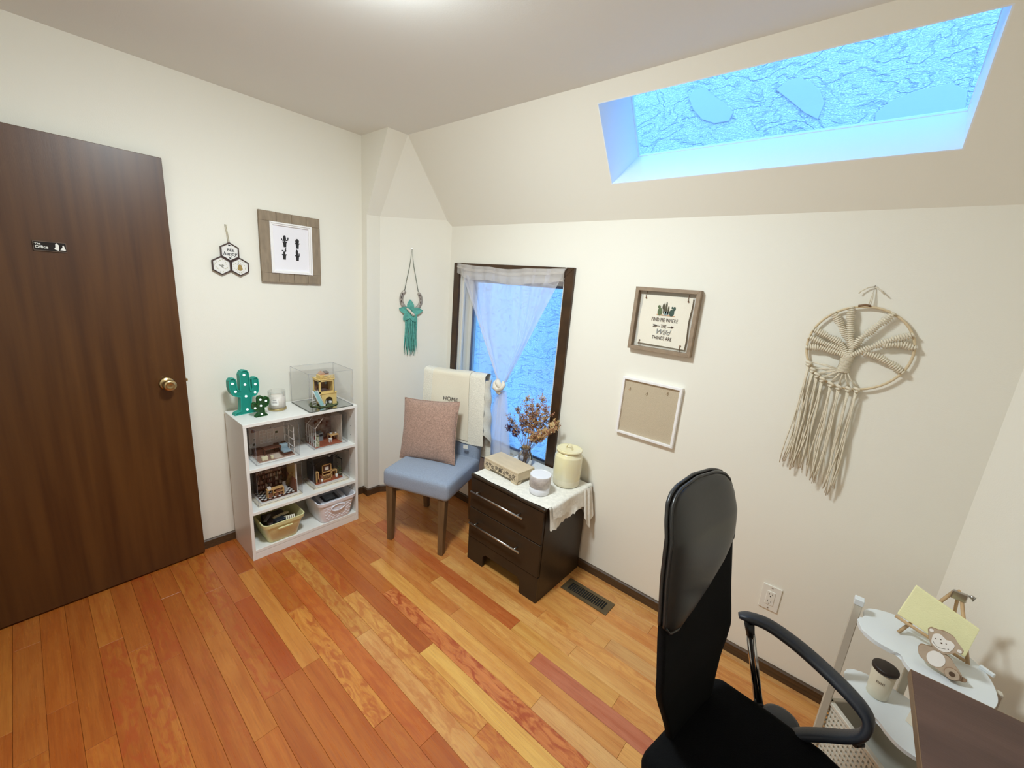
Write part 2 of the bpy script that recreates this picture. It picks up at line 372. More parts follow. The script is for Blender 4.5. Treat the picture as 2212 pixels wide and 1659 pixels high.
def exterior():
    st = stucco_mat()
    b = B(); b.box(-5, 7, 1.3, 1.5, -.6, 3.9); o = b.done('wall_outside', st); o['kind'] = 'structure'; WM[o.name] = Matrix()
    sm = mat('smooth_stucco', (190, 178, 180), .8, bump=(40, .6))
    for pts in ([(1.30, 2.99), (1.33, 3.03), (1.40, 3.035), (1.46, 2.97), (1.55, 2.91), (1.62, 2.84), (1.60, 2.79), (1.51, 2.79), (1.42, 2.83), (1.35, 2.90)],
                [(1.85, 2.925), (1.90, 2.96), (1.96, 2.97), (2.03, 2.93), (2.09, 2.87), (2.125, 2.80), (2.11, 2.715), (2.04, 2.76), (1.95, 2.84)],
                [(2.39, 2.64), (2.38, 2.70), (2.44, 2.755), (2.53, 2.78), (2.66, 2.79), (2.73, 2.74), (2.74, 2.66), (2.6, 2.60)]):
        b = B(); b.prism(pts, 1.288, 1.301, 'y', bev=.003); b.done('stucco_patch', sm, o)
    b = B(); b.box(-5, 7, .16, 1.3, -.7, -.6); o = b.done('ground_outside', mat('gravel', (206, 200, 194), .9, var=(30, .4))); o['kind'] = 'structure'
exterior()
# ------------------------------------------------------------------ TRIM, WINDOW, CURTAIN, DOOR
def trims():
    def bb(name, x0, x1, y0, y1, rot=None):
        b = B()
        if rot: b.M = rot
        b.prism([(y1, 0), (y1, .052), (y0+.006, .052), (y0, .046), (y0, 0)], x0, x1, 'x')
        o = b.done(name, BASEB); o['kind'] = 'structure'
    bb('baseboard_right', .32, 2.98, -.013, 0)
    RL = Matrix.Rotation(math.radians(90), 4, 'Z')
    bb('baseboard_left', -1.484, -.487, -.013, 0, RL)
    bb('baseboard_chase', -.016, .06, -.498, -.485)
    M = Matrix.Translation((.06, -.39, 0)) @ Matrix.Rotation(math.atan2(.36, .24), 4, 'Z'); bb('baseboard_diagonal', 0, .432, -.013, 0, M)
    M = Matrix.Translation((.06, -.485, 0)) @ RL; bb('baseboard_chase_side', -.013, .1, -.013, 0, M)
    M = Matrix.Translation((2.985, 0, 0)) @ Matrix.Rotation(math.atan2(-1.1, .77), 4, 'Z'); bb('baseboard_slanted', 0, 1.34, -.013, 0, M)
trims()
def window():
    w = setting('window_1')
    xo0, xo1, zo0, zo1 = .376, 1.346, .41, 1.718; xi0, xi1, zi0, zi1 = .43, 1.287, .462, 1.664
    # mitred dark casing, one board a side
    for q in ([(xo0, zo0), (xi0, zi0), (xi0, zi1), (xo0, zo1)], [(xo1, zo0), (xo1, zo1), (xi1, zi1), (xi1, zi0)],
              [(xo0, zo1), (xi0, zi1), (xi1, zi1), (xo1, zo1)], [(xo0, zo0), (xo1, zo0), (xi1, zi0), (xi0, zi0)]):
        b = B(); b.prism(q, -.017, 0.0, 'y', bev=.002); b.done('casing', DARKWOOD, w)
    # white reveal boards
    b = B(); t = .008
    b.box(xi0, xi0+t, .0, .15, zi0, zi1); b.box(xi1-t, xi1, .0, .15, zi0, zi1); b.box(xi0, xi1, 0, .15, zi1-t, zi1); b.box(xi0, xi1, 0, .15, zi0, zi0+t)
    b.done('reveal', TRIMW, w)
    def ring(name, x0, x1, z0, z1, wd, y0, y1, m, bev=.002):
        b = B(); b.box(x0, x0+wd, y0, y1, z0, z1, bev); b.box(x1-wd, x1, y0, y1, z0, z1, bev); b.box(x0, x1, y0, y1, z1-wd, z1, bev); b.box(x0, x1, y0, y1, z0, z0+wd, bev); b.done(name, m, w)
    ring('stop', xi0+t, xi1-t, zi0+t, zi1-t, .016, .012, .03, TRIMW)
    ring('sash_frame', xi0+t, xi1-t, zi0+t, zi1-t, .042, .085, .125, TRIMW, .003)
    ring('gasket', xi0+.05, xi1-.05, zi0+.05, zi1-.05, .012, .078, .088, mat('gasket_grey', (96, 104, 128), .5), 0)
    b = B(); b.box(xi0+.05, xi1-.05, .100, .104, zi0+.05, zi1-.05); b.done('pane', GLASS, w)
window()
def curtain():
    t = thing('sheer_curtain', 'sheer white curtain tied in a knot at its middle over the narrow window', 'curtain', (.87, -.04, 1.71))
    SH = clear_mat('sheer_cloth', (1, 1, 1), 0, body=.5, bodycol=(250, 246, 248)); HD = clear_mat('sheer_header', (1, 1, 1), 0, body=.5, bodycol=(240, 234, 226))
    kx, kz = .912, .974; yk = -.055
    def top(u): return .442+u*.857, 1.712-.016*math.sin(PI*u)**2 - .006*abs(math.sin(9*u))
    def upper(u, v):
        x0, z0 = top(u)
        # cloth bunches toward both edges as it nears the knot
        uu = .5+.5*math.copysign(abs(2*u-1)**(1-.62*min(1, v*1.6)), 2*u-1)
        w = .857*(1-v)**1.0+.075*v; xc = (.442+.4285)*(1-v)+kx*v
        x = xc+(uu-.5)*w; z = z0*(1-v)+(kz+.028)*v
        amp = .010*(1-v*.4)*(.35+abs(2*u-1))
        y = -.035-.012*v+amp*math.sin(u*46+2*math.sin(u*9))
        return (x, y, z)
    b = B(); b.grid(upper, 90, 30); b.done('upper_drape', SH, t, world=True)
    def low(u, v):
        w = .05+.175*min(1, v*1.15)**.8; xc = kx+.012*(v)-.02*math.sin(v*2.2)
        z = (kz-.03)*(1-v)+.40*v; x = xc+(u-.5)*w
        return (x, -.05+.010*math.sin(u*19+v*1.5)+.010*math.sin(u*7), z)
    b = B(); b.grid(low, 50, 20); b.grid(lambda u, v: (low(u, v)[0]+.004, low(u, v)[1]+.014, low(u, v)[2]), 40, 16); b.done('lower_drape', SH, t, world=True)
    def head(u, v):
        x, z = top(u); return (x+.01*math.sin(u*31)*v, -.046+.006*math.sin(u*52), z+.002-(.062+.006*math.sin(13*u)+.025*(1-abs(2*u-1)**6))*v)
    b = B(); b.grid(head, 80, 6); b.grid(lambda u, v: (head(u, v)[0], head(u, v)[1]-.003, head(u, .25+.18*v)[2]), 60, 2); b.done('header_band', HD, t, world=True)
    KN = mat('knot_cloth', (232, 224, 208), .8, bump=(90, .5))
    b = B()
    b.tube([(kx-.03, yk, kz+.03), (kx-.036, yk-.012, kz+.008), (kx-.025, yk-.022, kz-.014), (kx, yk-.026, kz-.022), (kx+.026, yk-.02, kz-.008), (kx+.036, yk-.01, kz+.012), (kx+.022, yk-.004, kz+.030)], [.010, .016, .019, .019, .017, .014, .010], 12)
    b.tube([(kx-.02, yk-.006, kz+.036), (kx-.004, yk-.024, kz+.022), (kx+.018, yk-.026, kz+.002), (kx+.026, yk-.012, kz-.02)], [.010, .019, .018, .012], 12)
    b.tube([(kx-.028, yk-.01, kz-.02), (kx-.008, yk-.014, kz-.038), (kx+.012, yk-.01, kz-.05)], [.011, .016, .012], 10)
    b.done('knot', KN, t, world=True)
    # two little corner pins that carry it
    for x, z in ((.444, 1.708), (1.297, 1.712)): b = B(); b.ball((x, -.026, z), .006); b.done('pin', METAL, t, world=True)
curtain()
def door():
    xo, yo = .052, -1.484; xh, yh = .082, -2.296   # front-face corners: free edge, hinge edge
    L = math.hypot(xh-xo, yh-yo); ang = math.degrees(math.atan2(yh-yo, xh-xo))  # local +X runs from the free edge to the hinge
    o = setting('door_1'); o.matrix_world = Matrix.Translation((xo, yo, 0)) @ Matrix.Rotation(math.radians(ang), 4, 'Z')
    WM[o.name] = Matrix.Translation((xo, yo, 0)) @ Matrix.Rotation(math.radians(ang), 4, 'Z')
    # local -X is past the free edge; front face is +Y (toward room)
    DM = mat('door_veneer', (92, 56, 22), .38, var=(5, .3), col2=(70, 38, 12), stretch=(5, 1, .22), bump=(120, .06), coat=.12)
    b = B(); b.box(0, L, -.035, 0, .010, 2.030, bev=.0015); leaf = b.done('door_leaf', DM, o)
    br = mat('aged_brass', (196, 170, 124), .28, metal=1)
    b = B(); kx, kz = .078, 1.0
    b.lathe([(0, .001), (.031, .001), (.032, .004), (.027, .008), (.013, .010), (.011, .028), (.018, .033), (.026, .042), (.028, .052), (.025, .060), (.016, .063), (.010, .061), (0, .061)], (kx, 0, kz), 28, axis='y'); b.done('door_knob', br, o)
    b = B(); b.box(-.010, 0, -.024, -.010, kz-.007+.005, kz+.007+.005, bev=.002); b.done('latch', br, o)
    # name plate on the door
    s = thing('door_sign', 'small dark name plate with white lettering and two white figures on the brown door', 'sign', (.0685, -1.8715, 1.6065), ang+180)
    b = B(); b.box(-.045, .045, -.0035, 0, -.0185, .0185, bev=.001); b.done('plate', mat('sign_black', (22, 10, 10), .25), s)
    b = B(); b.box(-.045, .045, -.0045, -.003, .0165, .0185); b.box(-.045, .045, -.0045, -.003, -.0185, -.0165); b.box(-.045, -.0435, -.0045, -.003, -.0185, .0185); b.box(.0435, .045, -.0045, -.003, -.0185, .0185)
    b.done('rim', mat('sign_rim', (104, 84, 70), .4), s)
    WT = mat('print_white', (240, 236, 226), .5)
    text('The', .0105, (-.041, -.0040, .0085), s, WT, align='LEFT', bold=.0003); text('Office', .0145, (-.041, -.0040, -.0035), s, WT, align='LEFT', bold=.0003)
    b = B()
    b.prism([(.012, -.010), (.022, -.014), (.024, -.006), (.024, .008), (.019, .015), (.015, .011), (.014, -.002), (.011, -.006)], -.0042, -.0036, 'y')
    b.prism([(.026, -.011), (.030, -.008), (.030, -.004), (.034, -.001), (.034, .006), (.037, .009), (.040, .001), (.042, -.012)], -.0042, -.0036, 'y')
    b.done('figures', WT, s)
    # hinge knuckles and the doorway lining
    b = B()
    for z in (.25, 1.05, 1.82): b.cyl((L+.006, -.001, z-.045), (L+.006, -.001, z+.045), .006)
    b.done('hinge', br, o)
    f = setting('trim_1'); b = B()
    b.box(.10, .118, -2.5, -2.372, 0, 2.05); b.box(.902, .92, -2.5, -2.372, 0, 2.05); b.box(.10, .92, -2.5, -2.372, 2.032, 2.05); b.done('door_frame', DARKWOOD, f)
door()
# ------------------------------------------------------------------ LAMP (above the frame)
def lamp():
    t = thing('ceiling_lamp', 'round flush ceiling lamp in the middle of the room', 'lamp', (LAMP.x, LAMP.y, 2.42))
    b = B(); b.lathe([(0, 0), (.165, 0), (.165, -.014), (.156, -.020), (0, -.020)], seg=48); b.done('lamp_base', WHITE, t)
    b = B(); b.lathe([(.152, -.020)]+[(.152*math.cos(math.radians(a)), -.021-.038*math.sin(math.radians(a))) for a in range(0, 91, 10)], seg=48)
    bm = bpy.data.materials.new('lamp_glow'); bm.use_nodes = True; p = bm.node_tree.nodes['Principled BSDF']
    p.inputs['Emission Color'].default_value = (*LAMP_COL, 1); p.inputs['Emission Strength'].default_value = LAMP_POWER
    b.done('glass_dome', bm, t)
lamp()
# ------------------------------------------------------------------ WALL PIECES
INK = mat('print_black', (26, 22, 24), .6)
def wall_things():
    # --- honeycomb sign (left wall): local X = world +y, front = -Y
    t = thing('honeycomb_sign', 'bee happy sign of three dark-rimmed white hexagons hanging by a twine on the left wall', 'sign', (.004, -1.237, 1.61), 90)
    WD = mat('hex_rim_wood', (62, 38, 32), .5); PW = mat('hex_paper', (240, 236, 230), .6, var=(30, .06))
    R = .0475; hexes = [(0, .044), (-.0415, -.0285), (.0415, -.0285)]
    def hexp(c, r): return [(c[0]+r*math.sin(math.radians(60*k)), c[1]+r*math.cos(math.radians(60*k))) for k in range(6)]
    for c in hexes:
        b = B(); b.prism(hexp(c, R-.004), -.008, 0, 'y'); b.done('hexagon', PW, t)
        b = B(); P, Q = hexp(c, R), hexp(c, R-.0055)
        for k in range(6):
            a, d = P[k], P[(k+1) % 6]; e, f = Q[(k+1) % 6], Q[k]; b.prism([a, d, e, f], -.013, 0, 'y')
        b.done('hexagon_rim', WD, t)
    text('BEE', .020, (.004, -.0085, .052), t, INK, bold=.0003, sx=1.1); text('happy', .026, (.0, -.0085, .034), t, INK, shear=.3, bold=.0002)
    for z in (.076, .013):
        b = B(); b.prism([(0, z-.004), (.006, z), (.003, z+.004), (0, z+.002), (-.003, z+.004), (-.006, z)], -.0086, -.0082, 'y'); b.done('heart_print', INK, t)
    OC = mat('print_ochre', (176, 146, 84), .6, var=(120, .3)); GR = mat('print_grey', (150, 146, 136), .6); GN = mat('print_floral', (196, 190, 160), .6)
    b = B(); b.prism(arc(.0415, -.036, .013, 200, 340, 8)+arc(.0415, -.026, .009, 20, 160, 8), -.0087, -.0082, 'y'); b.done('beehive_print', OC, t)
    b = B(); b.prism([(-.055, -.022), (-.045, -.026), (-.034, -.036), (-.030, -.044), (-.036, -.041), (-.048, -.031)], -.0087, -.0082, 'y'); b.done('wing_print', GR, t)
    b = B(); b.prism([(-.044, -.027), (-.036, -.022), (-.030, -.028), (-.034, -.033)], -.0087, -.0082, 'y')
    b.done('bee_print', GR, t)
    for dx, dz in ((.030, -.016), (.036, -.013), (.045, -.013), (.051, -.017)): b = B(); b.prism(arc(dx, dz, .0018, 0, 360, 6), -.0088, -.0082, 'y'); b.done('bee_print', INK, t)
    b = B()
    for c in hexes[1:]:
        for k in range(18):
            a = 2*PI*k/18; r = .027+.004*math.sin(5*k); b.prism(arc(c[0]+r*math.cos(a), c[1]+r*math.sin(a), .0017+.0008*(k % 3), 0, 360, 5), -.0085, -.0082, 'y')
    b.done('floral_print', GN, t, kind='stuff')
    b = B(); b.tube([(-.003, -.004, .090), (-.006, -.003, .135), (-.012, -.003, .178), (-.006, -.003, .178), (-.001, -.003, .135), (.003, -.004, .090)], .0014, 5); b.done('twine', mat('twine', (206, 196, 170), .9), t)
    # --- cactus picture
    t = thing('cactus_picture', 'weathered grey-brown plank frame with four black potted cactus silhouettes on white', 'picture', (.003, -.931, 1.70), 90)
    WG = mat('weathered_wood', (156, 138, 116), .8, var=(60, .25), stretch=(1, 1, .25), bump=(90, .6))
    W2, H2 = .163, .188; wi, hi = .113, .137
    xs = [-W2, -.075, .006, .086, W2]
    for i in range(4):
        for z0, z1 in ((-H2+rnd.uniform(-.001, .001), -hi), (hi, H2+rnd.uniform(-.001, .001))):
            b = B(); b.box(xs[i]+.0006, xs[i+1]-.0006, -.018, 0, z0, z1, .0012); b.done('plank', WG, t)
    for x0, x1 in ((-W2, -wi), (wi, W2)):
        b = B(); b.box(x0, x1, -.0178, 0, -hi+.0003, hi-.0003, .0012); b.done('plank', WG, t)
    def frame4(t, x, z, wd, y0, y1, m, name, bev=.002):
        for q in ([(-x, -z), (-x+wd, -z+wd), (-x+wd, z-wd), (-x, z)], [(x, -z), (x, z), (x-wd, z-wd), (x-wd, -z+wd)], [(-x, z), (-x+wd, z-wd), (x-wd, z-wd), (x, z)], [(-x, -z), (x, -z), (x-wd, -z+wd), (-x+wd, -z+wd)]):
            b = B(); b.prism(q, y0, y1, 'y', bev=bev); b.done(name, m, t)
    PWT = mat('picture_white', (244, 240, 238), .5)
    frame4(t, wi, hi, .009, -.026, 0, PWT, 'inner_frame'); frame4(t, wi-.009, hi-.009, .008, -.021, 0, PWT, 'inner_lip')
    b = B(); b.box(-wi+.012, wi-.012, -.012, 0, -hi+.012, hi-.012); b.done('paper', mat('paper', (240, 236, 240), .7), t)
    ox, oz = -.931, 1.70
    def sil(x, z, kind):
        b = B(); y0, y1 = -.0128, -.0118; s = 1
        pot = [(-.0125, .030), (-.0125, .024), (-.009, .024), (-.0068, 0), (.0068, 0), (.009, .024), (.0125, .024), (.0125, .030)]
        def P(pts): b.prism([(x+a, z+c) for a, c in pts], y0, y1, 'y')
        P(pot)
        if kind == 0:
            P(arc(0, .046, .0082, 0, 360, 12, .0185)); b.tube([(x+.008, -.0123, z+.036), (x+.017, -.0123, z+.040), (x+.019, -.0123, z+.054)], .0036, 6, flat=.1, up=(0, 1, 0)); b.tube([(x-.008, -.0123, z+.034), (x-.015, -.0123, z+.040), (x-.016, -.0123, z+.046)], .0028, 6, flat=.1, up=(0, 1, 0))
        elif kind == 1: P(arc(0, .040, .0105, 0, 360, 12, .013)); P(arc(-.007, .035, .004, 0, 360, 8))
        elif kind == 2: P(arc(0, .036, .006, 0, 360, 10, .009)); P(arc(-.008, .048, .005, 20, 380, 8, .0035)); P(arc(.007, .050, .0045, 0, 360, 8, .0085)); P(arc(.009, .061, .0025, 0, 360, 8, .004))
        else: P(arc(-.002, .044, .0068, 0, 360, 12, .018)); P(arc(.010, .034, .003, 0, 360, 8, .009))
        b.done('cactus_print', INK, t)
    sil(-.966-ox, 1.708-oz, 0); sil(-.898-ox, 1.708-oz, 1); sil(-.971-ox, 1.640-oz, 2); sil(-.900-ox, 1.640-oz, 3)
    # --- framed cactus slogan (window wall)
    t = thing('slogan_picture', 'taupe box frame holding a cream canvas that reads find me where the wild things are', 'picture', (1.866, -.001, 1.494))
    TP = mat('taupe_wood', (158, 136, 112), .6, var=(40, .2), stretch=(1, 1, 1), bump=(60, .3))
    frame4(t, .1515, .1495, .017, -.032, 0, TP, 'frame_side', .001)
    b = B(); b.box(-.135, .135, -.004, -.001, -.133, .133); b.done('backing', mat('grey_backing', (206, 200, 188), .8), t)
    CV = mat('canvas_cream', (238, 230, 212), .85, bump=(300, .3))
    b = B(); b.grid(lambda u, v: (-.115+.232*u+.002*math.sin(9*v), -.016-.0015*math.sin(7*u+4*v), -.117+.232*v-.004*(u-.5)*(1-v)), 12, 12, thick=.0012); b.done('canvas', CV, t)
    RH = mat('rust_hook', (120, 84, 60), .5, metal=.5)
    for x, z, s in ((-.098, .100, 1), (.100, .098, 1), (-.100, -.104, -1), (.098, -.104, -1)): b = B(); b.tube([(x, -.019, z), (x-.002, -.020, z+.010*s), (x, -.014, z+.030*s)], .0013, 6); b.ball((x, -.019, z), .0038, seg=8); b.done('hook', RH, t)
    BRN = mat('print_brown', (62, 42, 34), .7); GY = mat('print_greyblue', (148, 152, 150), .7)
    tx = .006
    text('FIND ME WHERE', .0245, (tx, -.0178, .004), t, BRN, sx=.66, spacing=1.05); text('THE', .021, (tx, -.0178, -.025), t, BRN, sx=.7)
    text('Wild', .034, (tx-.002, -.0178, -.052), t, GY, shear=.35, sx=1.05); text('THINGS ARE', .0245, (tx, -.0178, -.081), t, BRN, sx=.66, spacing=1.05)
    b = B(); b.box(tx-.046, tx-.017, -.0182, -.0177, -.0258, -.0242); b.done('arrow_shaft', BRN, t); b = B(); b.box(tx+.017, tx+.038, -.0182, -.0177, -.0258, -.0242); b.prism([(tx+.036, -.031), (tx+.050, -.025), (tx+.036, -.019)], -.0182, -.0177, 'y')
    b.done('arrow_print', BRN, t)
    for k in range(3): b = B(); b.prism([(tx-.046+k*.006, -.025), (tx-.052+k*.006, -.019), (tx-.049+k*.006, -.019), (tx-.043+k*.006, -.025)], -.0182, -.0177, 'y'); b.prism([(tx-.046+k*.006, -.025), (tx-.052+k*.006, -.031), (tx-.049+k*.006, -.031), (tx-.043+k*.006, -.025)], -.0182, -.0177, 'y'); b.done('arrow_feather', BRN, t)
    for nm, cols, el in (('cactus_print', (108, 122, 84), [(-.022, .042, .011, .018), (-.028, .064, .006, .008)]), ('cactus_print', (74, 96, 84), [(.034, .040, .012, .016), (.044, .060, .006, .010), (.034, .064, .004, .006)]),
                         ('cactus_print', (96, 88, 66), [(-.004, .058, .004, .026), (.006, .060, .0045, .030), (.017, .052, .004, .020), (-.010, .066, .003, .012)]), ('cactus_print', (160, 176, 176), [(.008, .036, .012, .010)])):
        b = B()
        for x, z, rx, rz in el: b.prism(arc(x+tx-.006, z, rx, 0, 360, 12, rz), -.0184, -.0177, 'y')
        b.done(nm, mat('cactus_%d' % cols[0], cols, .7, var=(300, .4)), t)
    b = B(); b.prism([(-.036, .026), (.050, .024), (.052, .028), (-.034, .030)], -.0181, -.0177, 'y'); b.done('sand_print', mat('print_sand', (206, 160, 122), .7), t)
    # --- burlap board
    t = thing('burlap_board', 'square burlap pin board in a thin white frame below the slogan picture', 'board', (1.861, -.001, 1.046))
    t.rotation_euler.y = 0
    frame4(t, .150, .150, .012, -.022, 0, PWT, 'frame_side', .0015)
    BU = mat('burlap', (204, 187, 160), .95, var=(320, .14), bump=(420, .6))
    b = B(); b.box(-.14, .14, -.010, -.002, -.14, .14); b.done('burlap_panel', BU, t)
    for x, z in ((-.108, .098), (-.018, .092), (.082, .116)): b = B(); b.tube([(x, -.010, z), (x+.002, -.016, z-.004), (x-.004, -.019, z-.010)], .0016, 6); b.done('pin', mat('pin_tan', (150, 126, 92), .5), t)
    # --- outlet
    t = thing('wall_outlet', 'white double electrical outlet on the wall behind the office chair', 'outlet', (2.529, 0, .362))
    PL = mat('outlet_plastic', (236, 232, 222), .35)
    b = B(); b.box(-.036, .036, -.006, 0, -.0585, .0585, .002, 2); b.done('face_plate', PL, t)
    b = B(); b.box(-.0165, .0165, -.0085, -.004, -.033, .033, .0015); b.done('socket_insert', PL, t)
    DK = mat('slot_dark', (40, 36, 34), .8)
    b = B()
    for z in (.016, -.018):
        b.box(-.0068, -.0052, -.0089, -.0084, z-.001, z+.008); b.box(.0048, .0064, -.0089, -.0084, z, z+.007); b.lathe([(0, 0), (.0024, 0), (.0024, .0005), (0, .0005)], (0, -.0089, z-.007), 8, axis='y')
    b.done('slots', DK, t)
    for z in (-.049, .049): b = B(); b.lathe([(0, 0), (.003, 0), (.003, .001), (0, .001)], (0, -.0068, z), 10, axis='y'); b.done('screw', METAL, t)
wall_things()
def floor_vent():
    t = thing('floor_vent', 'brown slotted metal floor register between the nightstand and the baseboard', 'vent', (1.763, -.186, 0))
    BR = mat('vent_bronze', (128, 112, 84), .4, metal=.7, var=(12, .3))
    x, y, ix, iy = .139, .052, .108, .031
    b = B(); z = .005
    for q in ([(-x, -y), (x, -y), (ix, -iy), (-ix, -iy)], [(x, -y), (x, y), (ix, iy), (ix, -iy)], [(x, y), (-x, y), (-ix, iy), (ix, iy)], [(-x, y), (-x, -y), (-ix, -iy), (-ix, iy)]): b.prism(q, .0005, z, 'z')
    b.done('rim', BR, t)
    b = B(); b.box(-ix, ix, -iy, iy, .0004, .001); b.done('duct', mat('duct_dark', (12, 10, 8), .9), t)
    for k in range(1, 18):
        cx = -ix+2*ix*k/18; b = B(); b.box(cx-.0016, cx+.0016, -iy, iy, .0012, .0042); b.done('slat', BR, t)
floor_vent()
def macrame():
    t = thing('macrame_hanging', 'cream macrame tree in a round hoop with long fringe hanging right of the outlet', 'wall hanging', (2.586, -.004, 1.478))
    CORD = mat('cotton_cord', (232, 220, 196), .9, var=(200, .15), bump=(400, .5))
    cx, cz, R = 2.586, 1.478, .150; yb = -.018
    b = B(); b.tube([(cx+R*math.cos(a*PI/24), yb, cz+R*math.sin(a*PI/24)) for a in range(48)], .0042, 8, closed=True); b.done('hoop', mat('hoop_wood', (214, 192, 156), .6), t, world=True)
    def H(deg, r=R): a = math.radians(deg); return Vector((cx+r*math.cos(a), yb-.004, cz+r*math.sin(a)))
    tk = Vector((2.567, yb-.012, 1.445))          # trunk top
    tb = Vector((2.562, yb-.012, 1.398))
    def braid(pts, w=.011, turns=None):
        """a knotted cord: a slim core plus a stack of slanted wraps"""
        pts = [Vector(p) for p in pts]; out = []
        n = 14
        for i in range(len(pts)-1):
            for k in range(n): out.append(pts[i].lerp(pts[i+1], k/n))
        out.append(pts[-1]); L = sum((out[i+1]-out[i]).length for i in range(len(out)-1)); st = .0072
        b = B(); b.tube(out, .0035, 6); acc = 0
        d = 0; k = 0
        for i in range(len(out)-1):
            seg = (out[i+1]-out[i]).length
            while d < acc+seg:
                p = out[i].lerp(out[i+1], (d-acc)/seg); tt = (out[i+1]-out[i]).normalized(); nn = Vector((-tt.z, 0, tt.x))
                ww = w*(.62+.38*abs(math.sin(k*.42))); sk = .35*math.sin(k*.42+.8)
                a = p-nn*ww+tt*(.004*sk); c = p+nn*ww-tt*(.004*sk)
                b.tube([a, a.lerp(p, .5)+Vector((0, -.006, 0)), p+Vector((0, -.0085, 0)), c.lerp(p, .5)+Vector((0, -.006, 0)), c], [.0022, .0033, .0036, .0033, .0022], 6)
                d += st; k += 1
            acc += seg
        return b
    Y = yb-.006
    top = Vector((2.572, Y, 1.478))
    br = [[H(160), (2.475, Y, 1.518), (2.535, Y, 1.492), tk], [H(172), (2.478, Y, 1.486), (2.54, Y, 1.468), tk], [H(187), (2.475, Y, 1.466), (2.53, Y, 1.456), tk],
          [H(128), (2.520, Y, 1.560), (2.552, Y, 1.512), top], [H(108), (2.548, Y, 1.565), (2.560, Y, 1.510), top], [H(62), (2.620, Y, 1.560), (2.588, Y, 1.515), top],
          [H(27), (2.675, Y, 1.525), (2.625, Y, 1.490), tk], [H(10), (2.700, Y, 1.510), (2.655, Y, 1.502)], [H(-24), (2.688, Y, 1.440), (2.650, Y, 1.458), (2.610, Y, 1.466)]]
    for q in br: braid(q, .0125).done('branch', CORD, t, world=True)
    braid([top, tk], .011).done('branch', CORD, t, world=True)
    b = B()   # wound trunk
    for k in range(14):
        z = tk.z-k*.0044; w = .0165+.003*abs(k-7)/7; x = tk.x-.0004*k
        b.tube([(x-w, yb-.004, z-.001), (x-w*.7, yb-.016, z), (x, yb-.021, z+.001), (x+w*.7, yb-.016, z+.001), (x+w, yb-.004, z+.001)], .0026, 5)
    b.done('trunk', CORD, t, world=True)
    ang = [211, 222, 231, 240, 252, 262, 273, 282]
    r2 = random.Random(3)
    for i, a in enumerate(ang):
        p = H(a)
        b = B()   # knot on the hoop
        b.tube([p+Vector((-.009, .004, .003)), p+Vector((-.006, -.008, .006)), p+Vector((.004, -.011, .002)), p+Vector((.009, -.003, -.004))], [.004, .0055, .0055, .004], 8)
        b.tube([p+Vector((-.008, .002, -.006)), p+Vector((0, -.011, -.007)), p+Vector((.008, -.004, -.001))], [.004, .0055, .004], 8)
        b.done('knot', CORD, t, world=True)
        b = B()   # roots from the trunk
        for k in range(3):
            o = Vector(((i-3.5)*.003+k*.0022-.002, 0, -.002)); b.tube([tb+o, tb.lerp(p, .5)+Vector((0, -.004, .006-.002*k)), p+Vector((-.003+.003*k, -.003, .006))], .0021, 5)
        b.done('root', CORD, t, world=True)
        # fringe strands: each bundle falls to a ragged end
        b = B(); endz = (.985, .965, .955, .99, .935, .925, .905, .915)[i]
        for k in range(5):
            q = r2.uniform(-.012, .012); dx = -.002*k+q; ex = p.x+(.004*k+.002)+r2.uniform(-.016, .014)+(-.004 if i < 4 else .004); ez = endz+r2.uniform(-.018, .022)+.02
            P = [p+Vector((-.004+.002*k, -.004, -.006))]
            ph = r2.uniform(0, 6)
            for s in range(1, 9):
                f = s/8; P.append(Vector((p.x+(ex-p.x)*f+.006*math.sin(f*7+ph)*f, yb-.003-.006*math.sin(ph+f*5)-.0015*k, p.z-.008+(ez-p.z)*f)))
            b.tube(P, [.0026]*8+[.0016], 5)
        b.done('fringe', CORD, t, world=True)
    b = B()   # hanging loop
    b.tube([H(91), (2.585, yb, 1.655), (2.588, -.006, 1.700), (2.590, yb, 1.655), H(89)], .0016, 5)
    b.tube([(2.588, -.008, 1.698), (2.570, -.012, 1.694), (2.553, -.014, 1.680), (2.549, -.016, 1.672)], .0022, 5); b.tube([(2.588, -.008, 1.698), (2.604, -.014, 1.688), (2.620, -.02, 1.672)], .0022, 5)
    b.done('hanging_cord', CORD, t, world=True)
    b = B(); b.cyl((2.588, 0, 1.699), (2.588, -.012, 1.701), .0018, seg=8); b.done('nail', METAL, t, world=True)
    b = B(); b.tube([H(101, R+.003), H(94, R+.006), H(88, R+.003)], .004, 6); b.done('hoop_joint', mat('joint_brown', (128, 96, 66), .6), t, world=True)
macrame()
